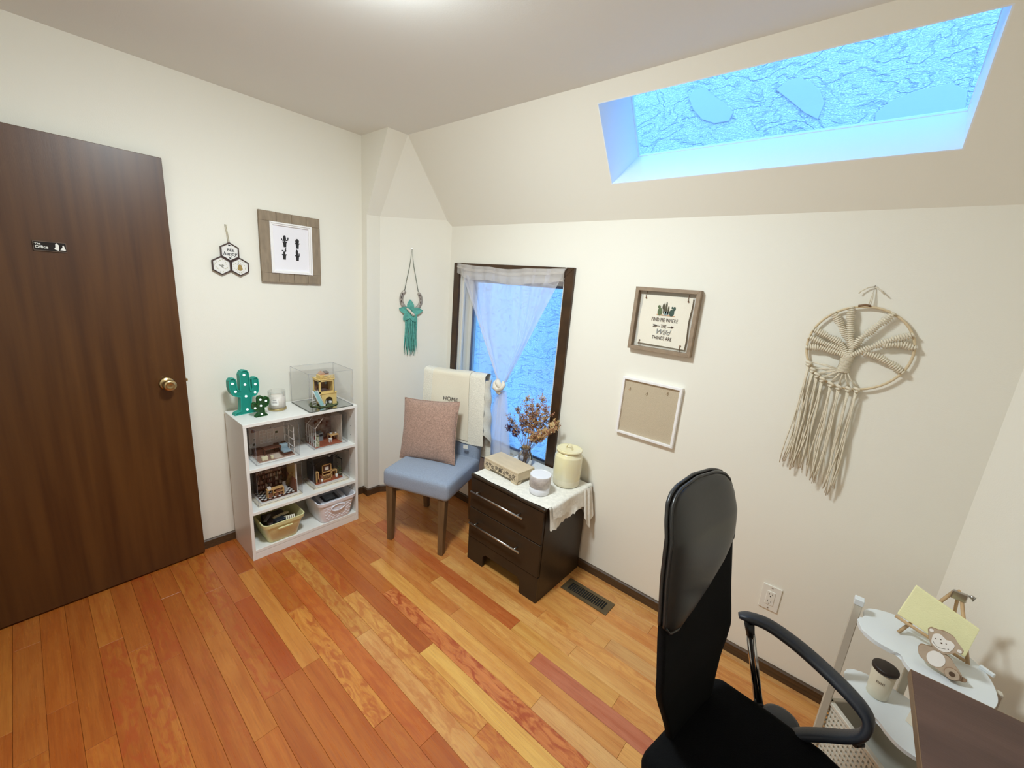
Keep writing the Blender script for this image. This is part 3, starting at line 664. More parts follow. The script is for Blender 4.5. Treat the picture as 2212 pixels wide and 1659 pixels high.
def horseshoe():
    A = Vector((.06, -.39, 0)); d = Vector((.24, .36, 0)).normalized()
    t = thing('horseshoe_hanging', 'teal yarn flower and tassel on a horseshoe hanging from a cord on the diagonal wall', 'wall hanging', (.174, -.219, 1.42), math.degrees(math.atan2(.36, .24)))
    TL = mat('teal_yarn', (104, 182, 168), .85, var=(60, .3), bump=(200, .6)); IR = mat('horseshoe_iron', (196, 186, 176), .55, metal=.4, var=(70, .5), bump=(80, .6))
    # horseshoe
    b = B(); P = [Vector((.0, 0, 0))]
    P = [(.066*math.sin(math.radians(a)), -.008, .028-.072*math.cos(math.radians(a))) for a in range(-142, 143, 11)]
    b.tube(P, [.009]+[.0125]*(len(P)-2)+[.009], 8, flat=.5, up=(0, 1, 0)); b.done('horseshoe', IR, t)
    b = B()
    for a in (-118, -98, -78, 78, 98, 118): b.box(.066*math.sin(math.radians(a))-.004, .066*math.sin(math.radians(a))+.004, -.0155, -.0135, .028-.072*math.cos(math.radians(a))-.007, .028-.072*math.cos(math.radians(a))+.007)
    b.done('nail_holes', mat('dark_iron', (86, 72, 66), .6), t)
    zc = -.052
    for k, a in enumerate((95, 170, 232, 296, 8)):
        r = math.radians(a); ux, uz = math.cos(r), math.sin(r)
        L = .078
        def petal(u, v):
            q = (u-.5)*2; wv = .0245*math.sin(PI*(v**.8))**.8 if 0 < v < 1 else 0
            l = .004+L*v
            x = ux*l-uz*q*wv; z = uz*l+ux*q*wv
            return (x, -.016-.008*math.sin(PI*v)-.003*abs(q)+.0009*math.sin(q*14), zc+z)
        b = B(); b.grid(petal, 14, 10, thick=.0025); b.done('petal', TL, t)
    b = B(); b.tube([(-.030, -.028, zc+.022), (-.014, -.032, zc+.010), (.002, -.034, zc-.004), (.016, -.032, zc-.016), (.028, -.027, zc-.028)], [.004, .008, .006, .007, .004], 7)
    for k in range(5): b.ball((-.022+.009*k, -.036, zc+.016-.010*k), .006, seg=7)
    b.done('flower_centre', mat('pearl', (226, 214, 200), .4), t)
    r2 = random.Random(5)
    for k in range(34):
        x0 = -.036+.072*(k % 17)/16+r2.uniform(-.002, .002); y0 = -.006-.009*(k//17)
        ph = r2.uniform(0, 6); e = -.315+r2.uniform(-.05, .045); x1 = x0*1.1-.004+r2.uniform(-.010, .010)
        b = B() if k == 0 else b
        b.tube([(x0+(x1-x0)*s/6+.003*math.sin(ph+s), y0-.003*math.sin(ph+1.3*s), -.07+(e+.07)*s/6) for s in range(7)], [.0032]*6+[.0014], 5)
    b.done('tassel', TL, t)
    b = B(); b.tube([(-.045, -.008, .085), (-.034, -.006, .15), (-.014, -.005, .25), (0, -.004, .362), (.014, -.005, .25), (.034, -.006, .15), (.047, -.008, .085)], .0026, 5)
    b.done('cord', mat('grey_cord', (128, 132, 116), .9, bump=(300, .8)), t)
    b = B(); b.cyl((0, 0, .362), (0, -.010, .364), .003, seg=8); b.done('nail', METAL, t)
horseshoe()
# ------------------------------------------------------------------ NIGHTSTAND and what stands on it
NX0, NX1, NY0, NY1, NT = 1.082, 1.597, -.438, -.022, .553
def nightstand():
    t = thing('nightstand', 'dark espresso two-drawer nightstand with long bar handles beside the window', 'nightstand', ((NX0+NX1)/2, (NY0+NY1)/2, 0))
    ES = mat('espresso_wood', (54, 41, 28), .42, var=(9, .25), stretch=(1, 1, .3), spec=.35)
    b = B(); b.prism([(NY1, 0), (NY1, NT-.02), (NY0+.02, NT-.02), (NY0+.02, 0)], NX1-.016, NX1, 'x', bev=.001); b.done('side_panel', ES, t, world=True)
    b = B(); b.prism([(NY1, 0), (NY1, NT-.02), (NY0+.02, NT-.02), (NY0+.02, 0)], NX0, NX0+.016, 'x', bev=.001); b.done('side_panel', ES, t, world=True)
    b = B(); b.box(NX0-.003, NX1+.004, NY0-.006, NY1, NT-.022, NT-.003, .007, 3); b.done('top', ES, t, world=True)
    b = B(); b.box(NX0+.016, NX1-.016, NY1-.008, NY1-.002, .05, NT-.022); b.done('back_panel', ES, t, world=True)
    b = B(); b.box(NX0+.016, NX1-.016, NY0+.02, NY1-.008, .135, .148); b.done('bottom_panel', ES, t, world=True)
    y = NY0
    for z0, z1, hz in ((.345, .527, .459), (.153, .341, .262)):
        b = B(); b.box(NX0+.001, NX1-.003, y, y+.018, z0, z1, .0015); d = b.done('drawer', ES, t, world=True); WM[d.name] = WM[t.name]
        b = B(); b.box(NX0+.03, NX1-.03, y+.018, NY1-.02, z0+.02, z1-.03); dd = b.done('drawer_box', ES, d, world=True)
        b = B(); b.cyl((1.112, y-.030, hz), (1.489, y-.030, hz), .0058, seg=14)
        for x in (1.152, 1.449): b.cyl((x, y-.030, hz), (x, y+.002, hz), .0045, seg=10)
        b.done('handle', METAL, d, world=True)
    b = B(); b.prism([(NX0, 0), (1.205, 0), (1.205, .07), (1.225, .088), (1.462, .088), (1.482, .07), (1.482, 0), (NX1, 0), (NX1, .150), (NX0, .150)], y+.003, y+.020, 'y', bev=.001); b.done('plinth', ES, t, world=True)
nightstand()
def cloth():
    t = thing('lace_cloth', 'cream lace runner lying across the nightstand and hanging over its right side', 'cloth', (1.35, -.2, NT))
    LC = mat('lace', (240, 236, 226), .85, var=(46, .16), bump=(130, 1.0))
    z = NT-.001
    def top(u, v):     # u along x, v along y (0 front)
        x = 1.093+u*.512; yf = -.436+.003*math.sin(u*16)+.003*math.sin(u*5)-.003*u+.012*u**6; y = yf*(1-v)-.028*v
        return (x, y, z+.0006*math.sin(21*u+9*v)+.0008)
    b = B(); b.grid(top, 40, 16, thick=.0012)
    def drop(u, v):    # hangs on the right, longer and more gathered to the back corner
        y = -.418+u*.392; L = .100+.018*math.sin(u*7)+.075*max(0, u-.72)/.28+.004*math.sin(u*61)+.003*math.sin(u*97)
        out = .004+.010*v+.010*math.sin(u*13+.5)*v+.030*v*max(0, u-.55)
        r = .010; a = min(1, v*5)*PI/2
        x = 1.600+r*math.sin(a)+out*v; zz = z-(r*(1-math.cos(a)))-max(0, v-.2)/.8*L
        return (x, y+.006*math.sin(v*4+u*9)*v, zz)
    b.grid(drop, 60, 18, thick=.0012); b.done('runner', LC, t, world=True)
    # second layer: the folded-over upper end of the runner
    def flap(u, v):
        y = -.400+u*.385; L = .050+.052*u+.004*math.sin(u*51); r = .012; a = min(1, v*4)*PI/2
        x = 1.604+r*math.sin(a)+.010*v+.006*math.sin(u*11)*v+.020*v*max(0, u-.6)
        return (x, y, z+.002-r*(1-math.cos(a))-max(0, v-.25)/.75*L)
    b = B(); b.grid(flap, 50, 14, thick=.0014); b.done('folded_layer', LC, t, world=True)
    def corner(u, v):   # gathered tail at the back corner
        zz = z-.002-.235*v*(1-.35*abs(u-.45)*2); x = 1.617+.028*v+.012*math.sin(u*PI)+.006*math.sin(u*17)
        return (x, -.105+.080*u+.020*v*(u-.3), zz)
    b = B(); b.grid(corner, 24, 16, thick=.0014); b.done('gathered_corner', LC, t, world=True)
    def leftd(u, v):
        return (1.091-.006*v-.004*math.sin(v*5), -.432+.05*u, z-.052*v*(1-.5*u)+.0005)
    b = B(); b.grid(leftd, 8, 8, thick=.0012); b.done('left_overhang', LC, t, world=True)
cloth()
TZ = NT+.0012
def on_nightstand():
    # carved box
    t = thing('carved_box', 'pale wooden jewellery box with a pierced floral drawer front on the nightstand', 'box', (1.222, -.284, TZ), -3.5)
    PW = mat('pale_wood', (216, 196, 164), .6, var=(30, .12), stretch=(.3, 1, 1), bump=(60, .3))
    w, d = .134, .068
    b = B(); b.box(-w, w, -d, d, .058, .068, .001); b.box(-w, -w+.007, -d, d, .014, .058); b.box(w-.007, w, -d, d, .014, .058); b.box(-w, w, d-.006, d, .014, .058); b.box(-w, w, -d+.003, d, .014, .020)
    b.done('case', PW, t)
    b = B()
    for x0, x1 in ((-w, -w+.050), (w-.050, w)): b.prism([(x0, 0), (x1-(.008 if x0 < 0 else 0), 0), (x1, .008), (x1, .014), (x0, .014)] if x0 < 0 else [(x0+.008, 0), (x1, 0), (x1, .014), (x0, .014), (x0, .008)], -d, -d+.008, 'y')
    for x0 in (-w, w-.008):
        b.prism([(-d, 0), (-d+.03, 0), (-d+.036, .014), (-d, .014)], x0, x0+.008, 'x'); b.prism([(d-.03, 0), (d, 0), (d, .014), (d-.036, .014)], x0, x0+.008, 'x')
    b.done('foot', PW, t)
    b = B(); b.box(-w+.008, w-.008, -d-.001, -d+.004, .016, .057); dr = b.done('drawer', PW, t)
    b = B(); r2 = random.Random(8); y0, y1 = -d-.0022, -d-.0008
    def petals(cx, cz, R, n, a0=0):
        for k in range(n):
            a = a0+2*PI*k/n; px, pz = cx+R*.62*math.cos(a), cz+R*.62*math.sin(a)
            b.prism([(px+R*.42*math.cos(a)*math.cos(q)-R*.2*math.sin(a)*math.sin(q), pz+R*.42*math.sin(a)*math.cos(q)+R*.2*math.cos(a)*math.sin(q)) for q in [2*PI*i/7 for i in range(7)]], y0, y1, 'y')
    for cx, cz, R, n in ((-.108, .036, .013, 6), (-.083, .043, .010, 6), (-.062, .030, .013, 7), (-.030, .040, .012, 6), (0, .036, .017, 8), (.032, .028, .011, 6), (.055, .042, .012, 6), (.078, .029, .012, 7), (.104, .040, .013, 6), (-.094, .022, .008, 5), (-.040, .022, .007, 5), (.016, .050, .006, 5), (.095, .022, .008, 5), (-.012, .022, .006, 5), (.115, .024, .006, 4)):
        petals(cx, cz, R, n, r2.uniform(0, 1))
    for k in range(26): x = -.12+.24*k/25; z = .024+.020*abs(math.sin(k*1.7)); b.prism(arc(x, z+.004, .0016, 0, 360, 6), y0, y1, 'y')
    b.done('pierced_pattern', mat('carved_dark', (128, 114, 96), .8, var=(200, .4)), dr)
    b = B(); b.ball((0, -d-.004, .036), .0045, seg=10); b.done('knob', mat('knob_dark', (46, 36, 32), .4), dr)
    # jar
    t = thing('lidded_canister', 'tall cream lidded canister with a leather loop on the nightstand’s back corner', 'canister', (1.512, -.128, TZ+.0004))
    CR = mat('cream_enamel', (238, 226, 176), .22, coat=.4, col2=(226, 220, 196), var=(6, .1)); CR2 = mat('cream_base', (230, 222, 196), .5, bump=(120, .4))
    b = B(); b.lathe([(0, 0), (.066, 0), (.072, .004), (.0745, .02), (.0755, .04)], seg=48); b.done('glaze_foot', CR2, t)
    b = B(); b.lathe([(.0755, .04), (.0765, .10), (.0755, .165), (.073, .174), (.066, .179), (.0655, .19), (.060, .19), (.060, .06), (0, .05)], seg=48); b.done('body', CR, t)
    b = B(); b.lathe([(0, .203), (.052, .203), (.062, .2045), (.069, .2075), (.0715, .204), (.0715, .199), (.069, .194), (.062, .190), (0, .190)], seg=48); ld = b.done('lid', CR, t)
    b = B(); b.grid(lambda u, v: (-.022+.044*u, -.008+.016*v-.010*(u-.5), .2045+.026*math.sin(PI*u)**.7), 16, 3, thick=.0022); b.done('lid_loop', mat('leather_loop', (226, 214, 176), .6), ld)
    # tin
    t = thing('travel_tin', 'low round white candle tin with a printed script sleeve at the front of the nightstand', 'tin', (1.475, -.325, TZ+.0004))
    WT = mat('tin_white', (232, 232, 238), .35); SL = mat('tin_sleeve', (214, 206, 200), .5, var=(46, .16), col2=(186, 178, 176))
    b = B(); b.lathe([(0, 0), (.050, 0), (.053, .003), (.054, .045), (.052, .046), (.048, .046)], seg=40); b.done('base', WT, t)
    b = B(); b.lathe([(.0535, .040), (.0565, .041), (.0568, .098), (.0555, .1005)], seg=40); b.done('sleeve', SL, t)
    b = B(); b.lathe([(.0555, .1005), (.0545, .103), (.0525, .103), (.0515, .1018), (0, .1018)], seg=40, sm=False); b.done('lid', WT, t)
    LB = mat('label_line', (150, 140, 138), .6)
    b = B(); a0, a1 = math.radians(-108), math.radians(-48); r = .0573
    def cur(z, a, c, h=.0007): b.grid(lambda u, v: (r*math.cos(a+(c-a)*u), r*math.sin(a+(c-a)*u), z+h*v), 14, 1)
    for z in (.053, .079): cur(z, a0, a1)
    for q in (a0, a1): b.grid(lambda u, v: (r*math.cos(q+.012*u), r*math.sin(q+.012*u), .053+.0265*v), 1, 3)
    for z in (.059, .064, .069, .074): cur(z, a0+.09, a1-.14-.1*((z*1000) % 3), .0011)
    b.done('label', LB, t)
    # vase
    t = thing('bud_vase', 'small smoked glass jug vase behind the carved box', 'vase', (1.205, -.115, TZ+.0004))
    SG = clear_mat('smoked_glass', (.86, .83, .82), .16, body=.12, bodycol=(150, 138, 130))
    b = B(); b.lathe([(0, .002), (.036, .002), (.043, .010), (.045, .04), (.043, .062), (.032, .082), (.026, .090), (.026, .104), (.029, .110)], seg=32); b.done('body', SG, t)
    b = B(); b.tube([(-.026, 0, .098), (-.040, 0, .096), (-.050, 0, .080), (-.050, 0, .060), (-.044, 0, .046)], .004, 8)
    for z in (.100, .106): b.lathe([(.0275+.002*math.cos(q), z+.002*math.sin(q)) for q in [2*PI*k/8 for k in range(9)]], seg=24)
    b.done('handle', SG, t)
    f = thing('dried_bouquet', 'bunch of dried brown and mauve statice standing in the smoked vase', 'dried flowers', (1.205, -.115, TZ+.01))
    ST = mat('dry_stem', (140, 106, 74), .8); cols = [mat('dry_tan', (206, 162, 108), .85, var=(90, .3)), mat('dry_rose', (186, 128, 96), .85, var=(90, .35)), mat('dry_cream', (206, 178, 130), .85), mat('dry_plum', (92, 44, 62), .85)]
    r2 = random.Random(12); dest = []
    bs = {k: B() for k in range(4)}
    def leaf(bb, p, s, dr):
        q = Vector((r2.uniform(-1, 1), r2.uniform(-1, 1), r2.uniform(-.4, 1))).normalized(); w = q.cross(dr).normalized()
        a = p; c = p+q*s; m1 = p+q*s*.5+w*s*.32; m2 = p+q*s*.5-w*s*.32
        bb.face([a, m1, c, m2])
    for i in range(15):
        tgt = [(1.08, .80), (1.10, .86), (1.18, .95), (1.24, .93), (1.30, .98), (1.33, .93), (1.38, .85), (1.41, .83), (1.35, .78), (1.29, .76), (1.15, .80), (1.22, .86), (1.27, .90), (1.06, .74), (1.33, .88)][i]
        tx, tz = tgt; ty = -.115+r2.uniform(-.05, .03); p0 = Vector((1.205+r2.uniform(-.015, .015), -.115+r2.uniform(-.012, .012), TZ+.012)); p1 = Vector((1.205+(tx-1.205)*.18, -.115, TZ+.105)); p3 = Vector((tx, ty, tz)); p2 = p1.lerp(p3, .5)+Vector((0, 0, .02))
        b = B(); b.tube([p0, p1, p2, p3], [.0017, .0016, .0012, .0008], 5)
        pts = []
        for k in range(1, 10):
            u = k/10+.08; a = p1.lerp(p2, u*2) if u < .5 else p2.lerp(p3, u*2-1); pts.append(a)
        dr = (p3-p1).normalized()
        for a in pts[2:]+[p3]:
            for s in range(4):
                e = a+Vector((r2.uniform(-.030, .030), r2.uniform(-.018, .018), r2.uniform(-.004, .034))); b.tube([a, a.lerp(e, .5)+Vector((0, 0, -.003)), e], .0006, 3); dest.append((a.lerp(e, .45), dr, i)); dest.append((e, dr, i)); dest.append((a.lerp(e, .8), dr, i))
        b.done('stem', ST, f, world=True)
    for p, dr, i in dest:
        k = 3 if i in (13,) or (i == 10 and r2.random() < .4) else r2.choice((0, 1, 1, 2, 0))
        for _ in range(6): leaf(bs[k], p+Vector((r2.uniform(-.006, .006), r2.uniform(-.006, .006), r2.uniform(-.005, .005))), r2.uniform(.006, .012), dr)
    for k in bs: bs[k].done('blossom_cluster', cols[k], f, world=True, kind='stuff')
    for x, z, q in ((1.385, .865, .020), (1.345, .815, .024), (1.30, .80, .016)):   # flat cream seed pods
        b = B(); b.grid(lambda u, v: (x+q*(u-.5)*2*math.sin(PI*v), -.13+.004*math.sin(6*u), z+q*1.6*(v-.5)), 6, 6); b.done('seed_pod', cols[2], f, world=True)
    for k in range(9):
        a = k*.7; c = Vector((1.205, -.115, .640)); d = Vector((math.cos(a)*.8, math.sin(a)*.8, .9)).normalized(); w = Vector((-math.sin(a), math.cos(a), 0))
        b = B(); b.face([c+d*.008, c+d*.026+w*.010, c+d*.045, c+d*.026-w*.010]); b.done('leaf', cols[2], f, world=True)
on_nightstand()
# ------------------------------------------------------------------ UPHOLSTERED CHAIR, THROW, CUSHION
CH = dict(loc=(.714, -.404, 0), rz=21.2)
def soft_box(x0, x1, y0, y1, z0, z1, r, n=10, crown=.0):
    """rounded cushion block"""
    b = B(); b.box(x0, x1, y0, y1, z0, z1, r, 4)
    bmesh.ops.subdivide_edges(b.b, edges=b.b.edges[:], cuts=2, use_grid_fill=True)
    if crown:
        cx, cy = (x0+x1)/2, (y0+y1)/2
        for v in b.b.verts:
            if v.co.z > z1-.002: v.co.z += crown*(1-((v.co.x-cx)/(x1-x0)*2)**2)*(1-((v.co.y-cy)/(y1-y0)*2)**2)
    return b
def dining_chair():
    t = thing('parsons_chair', 'blue-grey upholstered side chair with square oak legs in front of the diagonal corner', 'chair', CH['loc'], CH['rz'])
    FB = mat('bluegrey_fabric', (152, 163, 182), .95, var=(160, .16), bump=(500, .8), sheen=.2); LG = mat('oak_leg', (120, 92, 60), .55, var=(20, .35), stretch=(3, 3, .3), bump=(80, .2))
    for sx, sy in ((-1, -1), (1, -1), (-1, 1), (1, 1)):
        b = B(); x, y = sx*.178, (-.205 if sy < 0 else .195); tp = .023; bt = .0165; dy = 0 if sy < 0 else .03
        b.hexa([(x-bt, y-bt+dy, 0), (x+bt, y-bt+dy, 0), (x+bt, y+bt+dy, 0), (x-bt, y+bt+dy, 0), (x-tp, y-tp, .375), (x+tp, y-tp, .375), (x+tp, y+tp, .375), (x-tp, y+tp, .375)], .003, 2); b.done('leg', LG, t)
    soft_box(-.222, .222, -.238, .218, .362, .478, .028, crown=.012).done('seat', FB, t, smooth=50)
    # backrest: slightly reclined slab with a softly rounded head
    b = B()
    b.box(-.218, .218, .165, .235, .40, 1.0, .026, 4); bmesh.ops.subdivide_edges(b.b, edges=b.b.edges[:], cuts=2, use_grid_fill=True)
    for v in b.b.verts:
        h = (v.co.z-.40); v.co.y += .13*max(0, h)**1.3; v.co.z -= .10*abs(v.co.x)**1.6*max(0, h)*1.2
    b.done('backrest', FB, t, smooth=50)
dining_chair()
def throw_and_cushion():
    t = thing('knit_throw', 'cream throw lettered HOME draped over the back of the blue-grey chair', 'blanket', (.714, -.404, .6), CH['rz'])
    t.matrix_world = WM['knit_throw'] = Matrix.Translation(CH['loc']) @ Matrix.Rotation(math.radians(CH['rz']), 4, 'Z')
    KN = mat('knit_cream', (236, 230, 214), .95, var=(120, .12), bump=(170, 1.4), sheen=.3); BD = mat('woven_band', (234, 224, 202), .95, bump=(420, .5), var=(300, .06))
    def Yb(z): h = max(0, z-.40); return .165+.13*h**1.3
    def path(u, v):
        """v: 0 front hem, up over the head, down the rear to 1; u across"""
        zt = 1.010-.006*math.sin(u*5)
        x = -.226+.442*u
        Lf = .42-.02*math.sin(u*6)+(.0 if u < .5 else .03*(u-.5)); Lb = .55
        if v < .46:
            z = zt-Lf*(1-v/.46); y = Yb(z)-.012-.006*math.sin(u*9+z*7)*(.3+1-v/.46)
        elif v < .56:
            a = (v-.46)/.10*PI; y = Yb(zt)+.034-.046*math.cos(a); z = zt+.018*math.sin(a)
        else:
            z = zt-Lb*(v-.56)/.44; y = Yb(z)+.080+.006*math.sin(u*8+z*9)
        # the side spills outwards on the right below the head, and the front hem drifts right
        s = max(0, zt-z); x += .055*s*u*(1 if v < .5 else 1.9)+.03*s*(1 if v < .5 else .4)
        return (x, y, z)
    def strip(u0, u1, m, name, off=0, nu=12, v0=0, v1=1):
        b = B(); b.grid(lambda u, v: (lambda p: (p[0], p[1]-off if v0+(v1-v0)*v < .5 else p[1]+off, p[2]+off*.3))(path(u0+(u1-u0)*u, v0+(v1-v0)*v)), nu, 56, thick=.006)
        return b.done(name, m, t)
    strip(0, 1, KN, 'knit_body', nu=36)
    strip(.16, .76, BD, 'centre_band', .0065, 20, .02, .9)
    # side closing fold on the right
    b = B(); b.grid(lambda u, v: tuple(Vector(path(1, .08+.36*v)).lerp(Vector(path(1, .94-.36*v)), u)+Vector((.022*math.sin(PI*u)+.004*math.sin(v*20), 0, 0))), 10, 30, thick=.005); b.done('side_fold', KN, t)
    M = mat('home_print', (62, 54, 52), .8)
    text('HOME', .036, (-.006, Yb(.84)-.0235, .846), t, M, rot=(82, 0, 0), spacing=1.1)
    b = B(); b.box(.128, .160, .135, .137, .548, .572); b.done('care_tag', mat('tag_white', (232, 228, 218), .7), t)
    # cushion
    c = thing('rose_cushion', 'square dusty rose tweed cushion leaning on the seat of the blue-grey chair', 'cushion', CH['loc'], CH['rz'])
    PK = mat('rose_tweed', (192, 156, 138), .95, var=(150, .42), bump=(420, 1.0), sheen=.2)
    S = .196
    M2 = Matrix.Translation((-.070, .038, .664)) @ Matrix.Rotation(math.radians(-15), 4, 'X') @ Matrix.Rotation(math.radians(-5), 4, 'Y')
    b = B(); b.M = M2
    def side(sg):
        def f(u, v):
            x, z = 2*u-1, 2*v-1
            e = (1-abs(x)**2.6)*(1-abs(z)**2.6); pinch = 1-.055*(1-abs(x)**2)*(abs(z)) ; pz = 1-.055*(1-abs(z)**2)*abs(x)
            wr = .0025*math.sin(x*19+z*5)*max(0, abs(x)-.55)+.002*math.sin(z*23+x*4)*max(0, abs(x)-.6)*2
            return (S*x*pz, sg*(.052*e**.55)+wr, S*z*pinch)
        return f
    b.grid(side(-1), 28, 28); b.grid(side(1), 28, 28); bmesh.ops.remove_doubles(b.b, verts=b.b.verts, dist=.0004); b.done('cushion_cover', PK, c, smooth=80)
    b = B(); b.M = M2; P = []
    for a in range(4):
        for k in range(14):
            q = k/14; x, z = [(2*q-1, -1), (1, 2*q-1), (1-2*q, 1), (-1, 1-2*q)][a]; P.append((S*x*(1-.055*(1-z*z)*abs(x)), 0, S*z*(1-.055*(1-x*x)*abs(z))))
    b.tube(P, .0028, 5, closed=True); b.done('seam', PK, c)
throw_and_cushion()
# ------------------------------------------------------------------ BOOKCASE
SX0, SX1, SY0, SY1 = .015, .300, -1.3235, -.697
def bookcase():
    t = thing('white_bookcase', 'low white three-shelf bookcase against the left wall beside the door', 'bookcase', (.15, -1.01, 0))
    b = B(); b.box(SX0, SX1, SY0, SY0+.016, 0, .782, .001); b.done('side_panel', WHITE, t, world=True)
    b = B(); b.box(SX0, SX1, SY1-.016, SY1, 0, .782, .001); b.done('side_panel', WHITE, t, world=True)
    b = B(); b.box(SX0, SX1+.001, SY0-.001, SY1+.001, .782, .800, .001); b.done('top_panel', WHITE, t, world=True)
    b = B(); b.box(SX0, SX0+.005, SY0+.016, SY1-.016, .03, .782); b.done('back_panel', mat('board_back', (214, 208, 200), .6), t, world=True)
    for z in (.525, .273, .042):
        b = B(); b.box(SX0+.005, SX1-.002, SY0+.016, SY1-.016, z, z+.018, .001); b.done('shelf', WHITE, t, world=True)
    b = B(); b.box(SX1-.016, SX1-.003, SY0+.016, SY1-.016, 0, .041); b.done('plinth', WHITE, t, world=True)
    b = B()
    for z in (.33, .39, .45, .59, .65, .71, .12, .18, .23):
        for x in (.06, .245):
            for y, d in ((SY1-.016, -1), (SY0+.016, 1)): b.box(x-.0025, x+.0025, min(y, y+d*.0006), max(y, y+d*.0006), z-.0025, z+.0025)
    b.done('peg_holes', mat('hole_dark', (70, 64, 58), .9), t, world=True)
bookcase()
def mini(name, label, x0, x1, y0, y1, z, h, base_h=0.004, basecol=None, cover=True):
    t = thing(name, label, 'display box', ((x0+x1)/2, (y0+y1)/2, z), group=None)
    if base_h > .005:
        b = B(); b.box(x0, x1, y0, y1, z, z+base_h, .001); b.done('base', basecol, t, world=True)
    zb = z+base_h
    if cover:
        k = .0015
        b = B(); b.box(x0, x1, y0, y0+k, zb, zb+h); b.box(x0, x1, y1-k, y1, zb, zb+h); b.box(x1-k, x1, y0, y1, zb, zb+h); b.box(x0, x0+k, y0, y1, zb, zb+h); b.box(x0, x1, y0, y1, zb+h-k, zb+h)
        b.done('clear_cover', ACRYL, t, world=True)
        b = B(); e = .0008
        for x in (x0, x1):
            for y in (y0, y1): b.box(x-e, x+e, y-e, y+e, zb, zb+h)
            for zz in (zb, zb+h): b.box(x-e, x+e, y0, y1, zz-e+.001, zz+e+.001)
        for y in (y0, y1):
            for zz in (zb, zb+h): b.box(x0, x1, y-e, y+e, zz-e+.001, zz+e+.001)
        b.done('cover_edges', ACEDGE, t, world=True)
    return t, zb
WOODL = mat('mini_wood_light', (216, 172, 112), .6); WOODD = mat('mini_wood_dark', (104, 62, 44), .6, var=(90, .3)); MW = mat('mini_white', (236, 232, 228), .6); MBL = mat('mini_blue', (150, 170, 180), .7)
def part(t, name, m, *boxes, **k):
    b = B()
    for q in boxes: b.box(*q)
    return b.done(name, m, t, world=True, **k)
def mini_table(t, x, y, z, sx, sy, h, m, name='table', tk=.004):
    b = B(); b.box(x-sx, x+sx, y-sy, y+sy, z+h-tk, z+h)
    for a in (-1, 1):
        for c in (-1, 1): b.box(x+a*(sx-.003)-.002, x+a*(sx-.003)+.002, y+c*(sy-.003)-.002, y+c*(sy-.003)+.002, z, z+h-tk)
    return b.done(name, m, t, world=True)
